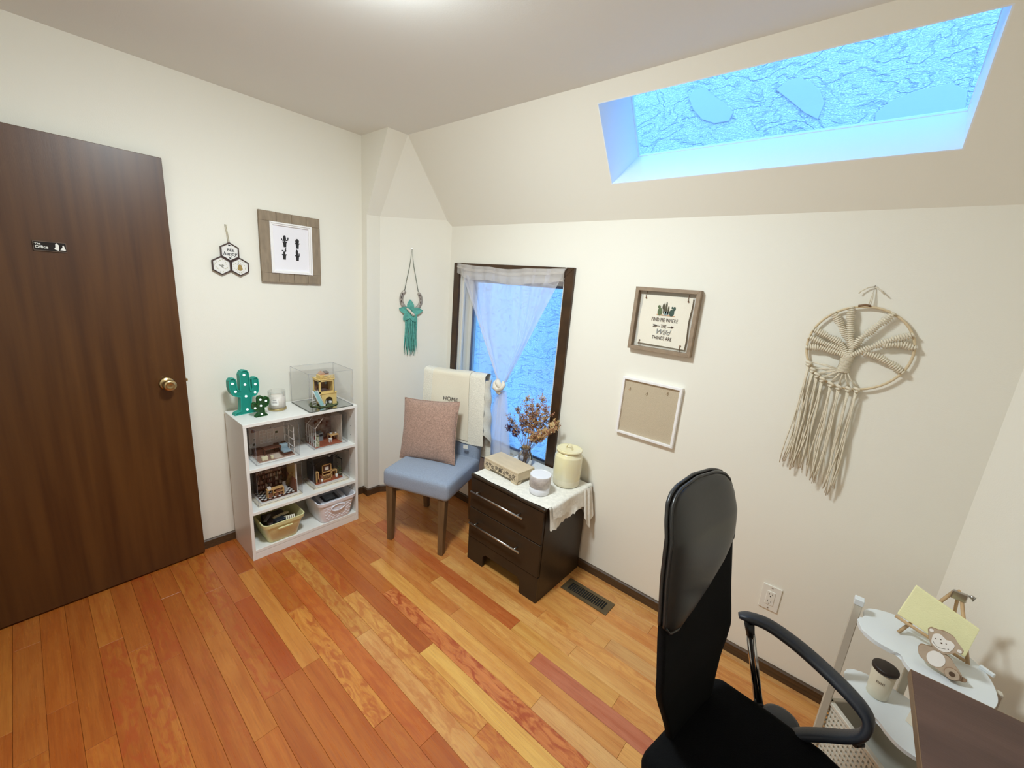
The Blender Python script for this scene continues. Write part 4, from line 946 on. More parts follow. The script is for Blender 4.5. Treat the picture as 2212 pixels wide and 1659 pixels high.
def miniatures():
    # upper left: living room
    Z = .5432
    t, z = mini('living_room_diorama', 'clear box holding a white miniature living room with gallery wall, left of the upper shelf', .085, .268, -1.262, -1.038, Z, .196)
    part(t, 'base', MW, (.10, .250, -1.245, -1.053, Z, Z+.004))
    zf = Z+.0042; x0, x1, y0, y1 = .10, .245, -1.242, -1.056
    part(t, 'floor_board', mat('mini_floor_pink', (176, 140, 122), .6, var=(60, .2)), (x0, x1, y0, y1, zf, zf+.003)); zf += .003
    part(t, 'back_wall', mat('mini_greige', (196, 184, 176), .8), (x0, x0+.004, y0, y1, zf, zf+.172))
    # window grid of two sashes on the back wall
    b = B(); xx = x0+.0042
    for ya in (-1.190, -1.150):
        for k in range(3): b.box(xx, xx+.002, ya+.0165*k, ya+.0165*k+.002, zf+.050, zf+.130)
        for k in range(5): b.box(xx, xx+.002, ya, ya+.035, zf+.050+.0195*k, zf+.052+.0195*k)
    b.done('window_grid', MW, t, world=True)
    for k, (y, zz, w, h, c) in enumerate([(-1.222, .135, .020, .018, (140, 84, 60)), (-1.218, .085, .010, .010, (150, 140, 130)), (-1.220, .055, .013, .014, (70, 62, 40)), (-1.100, .105, .014, .014, (84, 78, 40)), (-1.130, .140, .010, .010, (120, 70, 44)), (-1.100, .070, .012, .014, (200, 190, 180)), (-1.238, .050, .010, .016, (230, 226, 220))]):
        b = B(); b.box(xx, xx+.003, y-w*.5-.002, y+w*.5+.002, zf+zz-h*.5-.002, zf+zz+h*.5+.002); f = b.done('picture_frame', MW, t, world=True)
        b = B(); b.box(xx+.003, xx+.0035, y-w*.5, y+w*.5, zf+zz-h*.5, zf+zz+h*.5); b.done('picture', mat('mp%d' % k, c, .6, var=(300, .4)), f, world=True)
    b = B()   # open side window wall on the right
    for q in ((x0+.004, x0+.008), (x0+.07, x0+.073), (x1-.004, x1)): b.box(q[0], q[1], y1-.003, y1, zf, zf+.172)
    for zz in (.04, .085, .13, .168): b.box(x0+.004, x1, y1-.003, y1, zf+zz, zf+zz+.0035)
    b.done('side_window', MW, t, world=True)
    mini_table(t, .165, -1.150, zf, .022, .045, .045, WOODD, 'desk', .006)
    part(t, 'sideboard', WOODD, (.11, .15, -1.235, -1.19, zf, zf+.035), (.12, .15, -1.125, -1.100, zf, zf+.045))
    b = B(); b.box(.175, .225, -1.110, -1.066, zf+.012, zf+.026, .005, 2); b.box(.150, .178, -1.108, -1.066, zf+.016, zf+.050, .006, 2); b.done('armchair', MBL, t, world=True, smooth=40)
    part(t, 'armchair_frame', WOODD, (.172, .23, -1.113, -1.063, zf+.004, zf+.010))
    b = B(); b.box(.218, .238, -1.225, -1.195, zf, zf+.022, .002); b.box(.222, .238, -1.180, -1.166, zf, zf+.020, .002); b.done('basket', mat('mini_cream', (226, 214, 178), .8, bump=(300, 1)), t, world=True)
    part(t, 'rug', mat('mini_rug', (214, 196, 178), .9), (.175, .24, -1.160, -1.120, zf, zf+.001))
    b = B(); b.prism(arc(.13, -1.07, .018, 0, 360, 12), zf, zf+.040, 'z'); b.done('plant_pot', mat('mini_brown', (120, 78, 50), .7, var=(200, .5)), t, world=True)
    # upper right: greenhouse kitchen
    t, z = mini('kitchen_diorama', 'clear box holding a pitched-roof miniature kitchen with red cupboard, right of the upper shelf', .065, .246, -.945, -.735, Z, .190)
    zf = Z+.002; x0, x1, y0, y1 = .085, .226, -.928, -.760
    part(t, 'floor_board', mat('mini_terracotta', (176, 96, 66), .6, var=(50, .3)), (x0, x1, y0, y1, zf, zf+.005)); zf += .005
    part(t, 'back_wall', mat('mini_mural', (168, 150, 136), .8, var=(38, .6), col2=(108, 62, 40)), (x0, x0+.004, y0, y1, zf, zf+.175))
    part(t, 'side_wall', mat('mini_paper', (214, 202, 188), .8, var=(50, .2)), (x0, x1, y1-.004, y1, zf, zf+.178))
    b = B(); b.box(x1-.005, x1, y0, y0+.003, zf, zf+.122)
    b.tube([(x1-.002, y0+.002, zf+.120), (x1-.002, y0+.050, zf+.178)], .0025, 5); b.tube([(x0+.03, y0+.002, zf+.120), (x0+.03, y0+.050, zf+.178)], .002, 5)
    for q in (.02, .05, .08, .11): b.box(x0+q, x0+q+.003, y0, y0+.002, zf, zf+.12)
    for q in (.04, .12): b.box(x0, x1, y0, y0+.002, zf+q, zf+q+.003)
    b.done('window_frame', MW, t, world=True)
    part(t, 'counter', MW, (.10, .145, -.912, -.872, zf, zf+.046)); part(t, 'red_cupboard_door', mat('mini_red', (150, 26, 40), .5), (.1452, .147, -.908, -.876, zf+.004, zf+.042))
    part(t, 'oven', mat('mini_grey', (150, 160, 166), .5), (.10, .142, -.868, -.842, zf, zf+.052)); part(t, 'oven_door', mat('mini_dark', (40, 40, 44), .4), (.1422, .1435, -.864, -.846, zf+.030, zf+.044))
    mini_table(t, .165, -.790, zf, .025, .025, .040, WOODL); mini_table(t, .195, -.822, zf, .009, .009, .026, MW, 'stool')
    b = B(); b.lathe([(0, 0), (.006, .001), (.010, .006), (.009, .006), (0, .003)], (.160, -.800, zf+.040), 12); b.lathe([(0, 0), (.005, 0), (.006, .008), (.003, .011), (0, .012)], (.170, -.775, zf+.040), 10); b.done('crockery', MW, t, world=True)
    part(t, 'potted_flowers', mat('mini_flowers', (216, 206, 186), .8, var=(160, .5), col2=(96, 110, 60)), (.190, .222, -.924, -.902, zf, zf+.040), (.205, .222, -.920, -.905, zf+.04, zf+.062))
    b = B()
    for k in range(14): b.ball((.20+.018*math.sin(k*2.1), -.913+.010*math.cos(k*3.3), zf+.012+.0042*k), .0055, seg=6)
    b.done('foliage', mat('mini_leaf', (112, 112, 62), .8, var=(300, .5)), t, world=True)
    b = B()
    for k in range(12): b.ball((.092+.004*math.sin(k), -.90+.012*k, zf+.13+.03*math.sin(k*1.9)), .008, seg=6)
    b.done('hanging_flowers', mat('mini_rust', (124, 74, 44), .8, var=(200, .5)), t, world=True)
    # middle left: library
    Z = .2912; CRB = mat('mini_base_cream', (232, 220, 196), .5)
    t, z = mini('library_diorama', 'clear box holding a dark miniature library with checkered floor, left of the middle shelf', .09, .262, -1.266, -1.030, Z, .196, .008, CRB)
    part(t, 'plinth', MW, (.095, .250, -1.250, -1.040, z, z+.006)); zf = z+.0062; x0, x1, y0, y1 = .105, .240, -1.240, -1.052
    part(t, 'floor_board', WOODD, (x0, x1, y0, y1, zf, zf+.003)); zf += .003
    BK = mat('mini_black', (26, 24, 26), .5); b = B(); c = B()
    for i in range(8):
        for j in range(14):
            q = (x0+.010+.0145*i, x0+.0235+.0145*i, y0+.003+.0125*j, y0+.0155+.0125*j-.0006)
            (b if (i+j) % 2 else c).box(q[0], q[1], q[2], q[3], zf, zf+.0008)
    b.done('dark_tiles', BK, t, world=True, kind='stuff'); c.done('white_tiles', MW, t, world=True, kind='stuff')
    part(t, 'back_wall', mat('mini_umber', (74, 42, 28), .8, var=(40, .5)), (x0, x0+.004, y0, y1, zf, zf+.176))
    part(t, 'side_wall', mat('mini_tan', (200, 172, 116), .7), (x0, x1-.012, y1-.004, y1, zf+.082, zf+.176)); part(t, 'wainscot', mat('mini_wainscot', (150, 96, 74), .6), (x0, x1, y1-.006, y1, zf, zf+.080)); part(t, 'wall_end', MW, (x1-.012, x1, y1-.003, y1+.003, zf, zf+.176))
    b = B(); bks = []
    for i in range(5):
        b.box(x0+.004, x0+.022, y0+.01, y1-.030, zf+.030*i+.020, zf+.030*i+.0225)
    for y in (y0+.01, y0+.055, y0+.10, y1-.032): b.box(x0+.004, x0+.022, y, y+.0025, zf, zf+.165)
    b.done('bookshelf', WOODD, t, world=True)
    r2 = random.Random(4)
    bc = [B() for _ in range(4)]
    for i in range(5):
        y = y0+.014
        while y < y1-.038:
            w = r2.uniform(.003, .006); q = r2.choice(bc); q.box(x0+.006, x0+.018, y, y+w, zf+.030*i+.0225, zf+.030*i+.0225+r2.uniform(.014, .024)); y += w+.0005+(r2.random() < .12)*.012
    for q, cl in zip(bc, ((140, 110, 92), (96, 52, 44), (178, 160, 140), (70, 62, 60))): q.done('book_rows', mat('mb%d' % cl[0], cl, .7), t, world=True, kind='stuff')
    b = B()   # open display desk with drawers
    b.box(.196, .224, -1.205, -1.118, zf+.046, zf+.050)
    for y in (-1.205, -1.121): b.box(.198, .224, y, y+.004, zf, zf+.046)
    b.box(.198, .222, -1.175, -1.172, zf, zf+.046); b.box(.198, .222, -1.172, -1.121, zf+.022, zf+.025); b.done('display_desk', WOODL, t, world=True)
    part(t, 'crates', mat('mini_copper', (160, 104, 76), .6, var=(200, .4)), (.205, .222, -1.200, -1.180, zf, zf+.020), (.205, .222, -1.166, -1.148, zf, zf+.018), (.205, .222, -1.143, -1.126, zf, zf+.016), (.205, .222, -1.160, -1.135, zf+.026, zf+.038))
    part(t, 'cash_register', MW, (.202, .218, -1.200, -1.184, zf+.050, zf+.064)); part(t, 'side_chair', mat('mini_grey2', (190, 190, 190), .6), (.17, .195, -1.105, -1.088, zf, zf+.026), (.165, .170, -1.105, -1.088, zf+.026, zf+.052))
    b = B(); pts = [(.13+.008*k, -1.072-.004*math.sin(k), zf+.012*k) for k in range(11)]; b.tube([(x[0], x[1], x[2]) for x in pts], .0022, 5)
    for k in range(10): b.box(.132+.008*k, .146+.008*k, -1.082, -1.062, zf+.012*k+.004, zf+.012*k+.006)
    b.done('spiral_stair', mat('mini_ladder', (164, 132, 84), .6), t, world=True)
    # middle right: workshop
    t, z = mini('workshop_diorama', 'clear box with a dark gabled miniature workshop on the right of the middle shelf', .088, .262, -.962, -.735, Z, .196, .008, CRB)
    part(t, 'plinth', MW, (.095, .250, -.945, -.750, z, z+.005)); zf = z+.0052; x0, x1, y0, y1 = .105, .232, -.935, -.765
    part(t, 'floor_board', mat('mini_terracotta', (176, 96, 66), .6), (x0, x1, y0, y1, zf, zf+.004)); zf += .004
    DG = mat('mini_slate', (62, 62, 66), .7, var=(50, .3)); b = B(); yc = (y0+y1)/2
    b.prism([(y0, zf), (y1, zf), (y1, zf+.120), (yc, zf+.172), (y0, zf+.120)], x0, x0+.004, 'x'); b.done('back_wall', DG, t, world=True)
    b = B(); b.tube([(x1-.01, y0, zf+.120), (x1-.01, yc, zf+.176), (x1-.01, y1, zf+.120)], .003, 5); b.tube([(x0+.01, y0, zf+.120), (x0+.01, yc, zf+.176), (x0+.01, y1, zf+.120)], .003, 5); b.tube([(x0, yc, zf+.176), (x1, yc, zf+.176)], .003, 5)
    for y in (y0, y1): b.cyl((x1-.01, y, zf), (x1-.01, y, zf+.120), .0025); b.tube([(x0, y, zf+.120), (x1-.01, y, zf+.120)], .0025, 5)
    b.done('roof_frame', BK, t, world=True)
    part(t, 'side_wall', DG, (x0, x1-.02, y0, y0+.003, zf, zf+.118))
    b = B(); X = .205
    b.box(X, X+.006, -.886, -.881, zf, zf+.105); b.box(X, X+.006, -.832, -.827, zf, zf+.105)
    for q in (.0, .030, .052, .100): b.box(X, X+.006, -.886, -.827, zf+q, zf+q+.005)
    b.done('easel_door', WOODL, t, world=True)
    part(t, 'door_panel', WOODD, (X+.001, X+.003, -.881, -.832, zf, zf+.034), (X+.001, X+.003, -.876, -.838, zf+.060, zf+.096)); part(t, 'white_card', MW, (X+.0035, X+.006, -.868, -.846, zf+.068, zf+.088))
    b = B()
    for k in range(7): b.tube([(X+.004, -.878+.006*k, zf+.004), (X+.004, -.872+.006*k, zf+.030)], .0009, 4)
    b.done('door_slats', WOODL, t, world=True)
    mini_table(t, .19, -.805, zf, .014, .018, .048, WOODL, 'workbench'); mini_table(t, .205, -.920, zf, .012, .010, .070, WOODL, 'easel_stand')
    b = B(); b.lathe([(0, 0), (.007, 0), (.0085, .008), (.007, .024), (0, .025)], (.214, -.796, zf), 12); b.lathe([(0, 0), (.006, 0), (.006, .020), (0, .020)], (.222, -.895, zf), 12); b.done('white_jug', MW, t, world=True)
    b = B(); b.lathe([(0, 0), (.009, 0), (.009, .002), (0, .002)], (x0+.0045, -.790, zf+.112), 14, axis='x'); b.done('wall_clock', MW, t, world=True)
    part(t, 'crates', mat('mini_copper', (160, 104, 76), .6), (.21, .225, -.915, -.900, zf, zf+.022), (.20, .215, -.898, -.888, zf, zf+.036), (.16, .19, -.93, -.905, zf, zf+.03))
    b = B()
    for k in range(10): b.ball((.205+.01*math.sin(k*2), -.772+.006*math.cos(k*1.7), zf+.008+.006*k), .006, seg=6)
    b.done('plant', mat('mini_leaf_dark', (66, 76, 50), .8), t, world=True)
miniatures()
def basket_shape(x0, x1, y0, y1, z, h, tp, r=.03, rim=.006, rimh=.02, wall=.003):
    """open tub: tapered rounded walls, floor and a rolled rim"""
    def ring(f, zz, dx): return [(p[0], p[1], zz) for p in rrect(x0+tp*(1-f)-dx, x1-tp*(1-f)+dx, y0+tp*(1-f)-dx, y1-tp*(1-f)+dx, r, 5)]
    b = B(); seq = [ring(0, z, -.004), ring(.03, z+.004, 0), ring(.9, z+h-rimh, 0), ring(.9, z+h-rimh, rim), ring(1, z+h, rim), ring(1, z+h+.001, 0), ring(.9, z+h-rimh, -wall), ring(.05, z+.004, -wall)]
    rs = [[b._v(p) for p in s] for s in seq]; n = len(rs[0])
    b._faces(rs[0], [tuple(range(n))]); b._faces(rs[-1], [tuple(range(n))])
    for A, D in zip(rs, rs[1:]):
        for k in range(n):
            try: f = b.b.faces.new((A[k], A[(k+1) % n], D[(k+1) % n], D[k])); f.smooth = True
            except ValueError: pass
    return b
def baskets():
    Z = .0602
    YL = mat('cream_plastic', (226, 222, 166), .35, var=(90, .05), bump=(220, .5))
    t = thing('cream_basket', 'pale yellow plastic basket full of small pieces on the bottom shelf', 'basket', (.20, -1.152, Z))
    b = basket_shape(.055, .318, -1.262, -1.046, Z, .135, .030); b.done('tub', YL, t, world=True, smooth=40)
    b = B(); b.box(.318, .326, -1.195, -1.118, Z+.094, Z+.103, .002); b.done('handle', YL, t, world=True)
    # loose pieces inside, each resting on a packed bed of card
    k = thing('kit_box', 'dark cardboard kit box lying in the pale yellow basket', 'box', (.19, -1.15, Z+.006))
    b = B(); b.box(.110, .265, -1.215, -1.100, Z+.0065, Z+.095, .002); b.done('carton', mat('kit_dark', (52, 48, 54), .6, var=(30, .5), col2=(100, 84, 80)), k, world=True)
    k = thing('striped_comb_piece', 'cream slatted wooden piece lying at the front of the pale yellow basket', 'wooden piece', (.24, -1.105, Z+.1))
    M = Matrix.Translation((.258, -1.108, Z+.101)) @ Matrix.Rotation(math.radians(-14), 4, 'Z') @ Matrix.Rotation(math.radians(22), 4, 'Y')
    CRM = mat('slat_cream', (236, 228, 206), .6)
    for i in range(6): b = B(); b.M = M; b.box(-.020, .020, -.030+.0102*i, -.0235+.0102*i, 0, .006, .0005); b.done('slat', CRM, k, world=True)
    b = B(); b.M = M; b.box(-.021, .021, -.031, .0285, -.004, 0); b.done('backing', mat('slat_brown', (116, 92, 80), .7), k, world=True)
    k = thing('wood_strip', 'short cream wooden strip across the middle of the pale yellow basket', 'wooden piece', (.2, -1.15, Z+.1))
    b = B(); b.M = Matrix.Translation((.200, -1.135, Z+.108)) @ Matrix.Rotation(math.radians(12), 4, 'Z'); b.box(-.009, .009, -.045, .045, -.006, .004, .001); b.done('strip', mat('strip_cream', (222, 204, 166), .6), k, world=True)
    k = thing('camera_piece', 'small black box with a round port in the front of the pale yellow basket', 'box', (.25, -1.17, Z+.1))
    b = B(); b.M = Matrix.Translation((.262, -1.165, Z+.098)) @ Matrix.Rotation(math.radians(10), 4, 'Z'); b.box(-.020, .020, -.028, .028, -.004, .028, .003); b.lathe([(.011, .018), (.011, .024), (.007, .024), (.007, .018)], (0, -.0, .008), 14, axis='x'); b.done('body', mat('kit_black', (34, 38, 44), .5), k, world=True)
    k = thing('folded_leaflet', 'grey folded leaflet at the left of the pale yellow basket', 'leaflet', (.2, -1.2, Z+.1))
    b = B(); b.M = Matrix.Translation((.185, -1.205, Z+.110)) @ Matrix.Rotation(math.radians(-38), 4, 'Z') @ Matrix.Rotation(math.radians(12), 4, 'X'); b.box(-.035, .035, -.008, .008, -.008, -.004); b.box(-.034, .034, -.0075, .0075, -.004, 0); b.done('paper', mat('leaflet_grey', (140, 134, 134), .7, var=(120, .2)), k, world=True)
    # white woven-look basket
    WP = mat('white_plastic', (236, 236, 242), .35)
    t = thing('white_basket', 'white woven-look plastic basket holding trays, right on the bottom shelf', 'basket', (.20, -.84, Z))
    b = basket_shape(.060, .318, -.958, -.722, Z, .150, .024); b.done('tub', WP, t, world=True, smooth=40)
    b = B()     # raised weave on the front and the left side
    for r in range(9):
        z = Z+.016+.0125*r; f = (z-Z)/.15; X = .318-.024*(1-min(1, f/.9)*.9)-.001; ya, yb = -.958+.024*(1-f)+.024, -.722-.024*(1-f)-.022
        n = 11
        for i in range(n):
            y0 = ya+(yb-ya)*i/n; 
            if 3 <= i <= 7 and 4 <= r <= 7: continue
            if (i+r) % 2: b.box(X, X+.0035, y0, y0+(yb-ya)/n*1.25, z, z+.0075, .0015)
            else: b.box(X-.0005, X+.0018, y0, y0+(yb-ya)/n, z+.001, z+.0065)
    b.done('weave', WP, t, world=True)
    b = B(); n = 24; b.tube([(.3165, -.840+.044*math.cos(2*PI*k/n), Z+.096+.020*math.sin(2*PI*k/n)) for k in range(n)], .004, 6, closed=True); b.done('label_ring', WP, t, world=True)
    k = thing('grey_tray', 'grey shadow-box tray tilted inside the white basket', 'tray', (.2, -.83, Z+.1))
    M = Matrix.Translation((.195, -.838, Z+.118)) @ Matrix.Rotation(math.radians(7), 4, 'Y')
    b = B(); b.M = M; o, i = (.078, .080), (.055, .058)
    for q in ((-o[0], -i[0], -o[1], o[1]), (i[0], o[0], -o[1], o[1]), (-i[0], i[0], -o[1], -i[1]), (-i[0], i[0], i[1], o[1])): b.box(q[0], q[1], q[2], q[3], -.03, .006)
    b.done('tray_rim', mat('tray_light', (196, 198, 206), .5), k, world=True)
    b = B(); b.M = M; b.box(-i[0], i[0], -i[1], i[1], -.03, -.022); b.done('tray_floor', mat('tray_dark', (108, 108, 112), .6, var=(30, .4)), k, world=True)
    b = B(); b.M = M; b.box(-.04, .01, -.03, .035, -.022, -.010, .002); b.done('packet', mat('packet', (146, 156, 168), .4, var=(60, .4)), k, world=True)
baskets()
def shelf_top():
    Z = .8003
    # teal cactus lamp
    def cactus(name, label, x, depth, polys, bulbs, col, col2, br, rzv, loc):
        t = thing(name, label, 'lamp', loc, 90+rzv)
        m1 = mat(name+'_m', col, .45); m2 = mat(name+'_d', col2, .5)
        for i, p in enumerate(polys[:1]):
            b = B(); b.prism(p, -depth/2+.006, depth/2, 'y'); b.done('body', m2, t)
            b = B(); n = len(p)
            # rim wall standing around the face
            for k in range(n):
                a, c = p[k], p[(k+1) % n]
                d = Vector((c[0]-a[0], c[1]-a[1]))
                if d.length < 1e-6: continue
                d.normalize(); nn = Vector((-d.y, d.x))*.0022
                b.hexa([(a[0]-nn.x, -depth/2, a[1]-nn.y), (c[0]-nn.x, -depth/2, c[1]-nn.y), (c[0]-nn.x, depth/2, c[1]-nn.y), (a[0]-nn.x, depth/2, a[1]-nn.y), (a[0]+nn.x, -depth/2, a[1]+nn.y), (c[0]+nn.x, -depth/2, c[1]+nn.y), (c[0]+nn.x, depth/2, c[1]+nn.y), (a[0]+nn.x, depth/2, a[1]+nn.y)])
            b.done('rim', m1, t)
        BM = mat('bulb_white', (236, 246, 244), .3, emit=((.9, 1, 1), .25))
        for a, c in bulbs: b = B(); b.ball((a, -depth/2+.004, c), br, seg=12); b.done('bulb', BM, t)
        return t
    P = [(-.062, 0), (.052, 0), (.052, .012), (.026, .026), (.024, .060), (.028, .092), (.052, .098), (.064, .118), (.068, .150), (.066, .186), (.058, .197), (.044, .196), (.036, .186), (.036, .140), (.030, .126), (.024, .124), (.022, .18), (.020, .226), (.012, .241), (-.003, .244), (-.016, .238), (-.024, .222), (-.024, .16), (-.026, .134), (-.034, .134), (-.042, .146), (-.044, .178), (-.046, .198), (-.054, .207), (-.068, .206), (-.077, .194), (-.078, .160), (-.072, .130), (-.056, .110), (-.036, .102), (-.027, .100), (-.028, .040), (-.032, .020), (-.058, .012)]
    cactus('cactus_lamp', 'large teal cactus marquee lamp with white bulbs at the left end of the white bookcase', .12, .032, [P], [(-.002, .218), (-.001, .164), (0, .098), (.002, .022), (-.062, .178), (-.050, .132), (.052, .158), (.048, .112)], (28, 158, 140), (22, 140, 122), .0065, 8, (.105, -1.246, Z))
    G = [(-.030, 0), (.028, 0), (.028, .005), (.015, .018), (.013, .050), (.024, .052), (.036, .062), (.041, .082), (.038, .100), (.028, .105), (.019, .098), (.014, .094), (.012, .106), (.004, .113), (-.008, .112), (-.015, .104), (-.016, .062), (-.018, .060), (-.020, .076), (-.028, .082), (-.038, .078), (-.043, .066), (-.041, .050), (-.032, .042), (-.017, .038), (-.015, .018), (-.030, .005)]
    cactus('small_cactus_lamp', 'small dark green cactus marquee lamp with white bulbs in front of the teal one', .2, .022, [G], [(-.002, .094), (-.001, .060), (0, .012), (.026, .082), (-.031, .052)], (34, 84, 30), (26, 66, 26), .0058, 6, (.200, -1.203, Z))
    # candle
    t = thing('jar_candle', 'white jar candle in clear glass with a square label between cactus lamp and display case', 'candle', (.128, -1.094, Z))
    GB = mat('gold_base', (196, 176, 128), .3, metal=.9)
    b = B(); b.lathe([(0, 0), (.045, 0), (.047, .004), (.047, .012), (.045, .015), (0, .015)], seg=36); b.done('gold_base', GB, t)
    b = B(); b.lathe([(.0, .0155), (.0425, .0155), (.0425, .082), (0, .082)], seg=36); b.done('wax', mat('wax', (240, 230, 218), .5), t)
    b = B(); b.lathe([(.0445, .015), (.0450, .02), (.0450, .110), (.0435, .112), (.0432, .110), (.0432, .083)], seg=36); b.done('glass', clear_mat('jar_glass', (.985, .985, .985), .05, body=.06), t)
    a0 = math.radians(-35); b = B(); r = .0456
    b.grid(lambda u, v: (r*math.cos(a0-.42+.84*u), r*math.sin(a0-.42+.84*u), .036+.034*v), 10, 1); b.done('label', mat('label_white', (246, 242, 236), .6), t)
    b = B()
    for z, w in ((.063, .2), (.053, .26), (.046, .26)): b.grid(lambda u, v: ((r+.0004)*math.cos(a0-w+2*w*u), (r+.0004)*math.sin(a0-w+2*w*u), z+.0022*v), 6, 1)
    b.done('label_print', mat('label_grey', (120, 116, 112), .6), t)
    # display case with mirror base and tall miniature house
    x0, x1, y0, y1 = .050, .298, -.984, -.722
    t, z = mini('display_case', 'tall clear display case on a mirror tile at the right end of the bookcase top', x0, x1, y0, y1, Z, .222, .004)
    part(t, 'mirror_tile', mat('mirror', (206, 212, 212), .04, metal=1), (x0, x1, y0, y1, Z, Z+.004)); part(t, 'mirror_edge', mat('mirror_edge', (84, 88, 72), .4), (x1, x1+.0015, y0, y1, Z, Z+.0042), (x0, x1, y0-.0015, y0, Z, Z+.0042))
    h = thing('miniature_house', 'tall yellow miniature seaside house with a blue slide inside the clear display case', 'miniature house', (.185, -.852, Z+.0045), 90)
    YE = mat('house_yellow', (234, 204, 130), .5); zb = 0
    b = B(); b.lathe([(0, 0), (.084, 0), (.085, .002), (.084, .004), (0, .004)], (.0, 0, .0), 36, sy=.86); b.done('round_base', mat('moss', (96, 106, 66), .8, var=(120, .4)), h)
    b = B()     # lower storey with arch; local X = world y, -Y = toward room
    X0, X1 = -.030, .062
    b.prism([(X0, .004), (X0+.022, .004), (X0+.022, .030)]+[(X0+.045+.023*math.cos(math.radians(a)), .030+.022*math.sin(math.radians(a))) for a in range(180, -1, -20)]+[(X0+.068, .004), (X1, .004), (X1, .074), (X0, .074)], -.040, -.034, 'y')
    b.box(X0, X0+.005, -.034, .045, .004, .074); b.box(X1-.005, X1, -.034, .045, .004, .074); b.box(X0, X1, .040, .045, .004, .074); b.done('lower_storey', YE, h)
    b = B(); b.box(X0-.004, X1+.002, -.044, .048, .074, .079); b.box(X0-.012, X0-.004, -.048, -.010, .074, .079); b.done('storey_ledge', YE, h)
    b = B(); ux0, ux1 = -.042, .050; y = -.040
    b.box(ux0, ux0+.010, y, y+.008, .079, .158); b.box(ux1-.010, ux1, y, y+.008, .079, .158); b.box(ux0, ux1, y, y+.008, .079, .089); b.box(ux0, ux1, y, y+.008, .150, .160)
    b.box(ux0, ux0+.004, y, .042, .079, .086); b.box(ux0, ux0+.004, y, .042, .150, .158); b.box(ux0, ux0+.004, .036, .042, .086, .150); b.box(ux1-.004, ux1, y, .042, .079, .158); b.done('upper_storey', YE, h)
    b = B(); b.box(ux0, ux1, .038, .042, .079, .158); b.box(ux0, ux1, y+.008, .038, .079, .082); b.done('room_wall', mat('room_brown', (150, 112, 84), .7, var=(60, .3)), h)
    b = B(); b.box(-.030, .015, -.012, .02, .083, .098, .002); b.box(-.034, -.020, .030, .037, .112, .140); b.done('bed', mat('bed_dark', (98, 78, 72), .7), h)
    b = B(); b.box(-.024, -.006, .0365, .0378, .118, .142); b.box(.026, .038, .0365, .0378, .112, .140); b.done('room_window', MBL, h)
    b = B(); b.box(ux0-.003, ux1+.003, y-.004, .046, .160, .165); b.done('roof_deck', YE, h)
    b = B()
    for q in (-.040, -.018, .004, .026, .048): b.box(q, q+.003, y-.002, y+.002, .165, .186)
    for zz in (.174, .184): b.box(-.040, .050, y-.002, y+.002, zz, zz+.003)
    b.box(-.036, -.004, -.03, .01, .165, .190, .002); b.done('roof_rail', YE, h)
    b = B(); b.prism([(-.03, .190), (.004, .190), (-.010, .208)], -.03, .012, 'y'); b.box(-.005, .028, -.022, .020, .187, .192); b.done('canopy', mat('canopy_rose', (206, 154, 120), .7), h)
    b = B(); b.box(.004, .030, -.018, .016, .192, .204, .003); b.done('chimney_hat', mat('slate_roof', (110, 96, 90), .7), h)
    b = B(); b.grid(lambda u, v: (-.080+.022*u+.034*v, -.048-.010*v, .100-.092*v), 4, 12, thick=.003)
    b.done('slide', mat('slide_blue', (160, 206, 206), .4), h)
    b = B()
    for q in (-.082, -.056): b.tube([(q, -.046, .104), (q+.017, -.051, .055), (q+.034, -.060, .010)], .0022, 6)
    for k in range(6): b.cyl((-.080, -.030, .012+.014*k), (-.058, -.030, .012+.014*k), .0015, seg=6)
    for q in (-.080, -.058): b.cyl((q, -.030, .004), (q, -.030, .100), .002, seg=6)
    b.done('slide_rail', MW, h)
    b = B(); b.box(.004, .014, -.020, -.004, .004, .030, .003); b.box(.024, .040, -.028, -.010, .004, .020, .003); b.lathe([(0, 0), (.006, .002), (.007, .01), (0, .016)], (-.022, -.056, .004), 10); b.done('ground_furniture', MW, h)
    b = B()
    for k in range(18): b.ball((-.046+.006*(k % 7), -.050+.006*(k//7), .007+.002*(k % 3)), .0055, seg=6)
    b.done('shrub', mat('shrub_dark', (52, 60, 40), .8), h)
shelf_top()
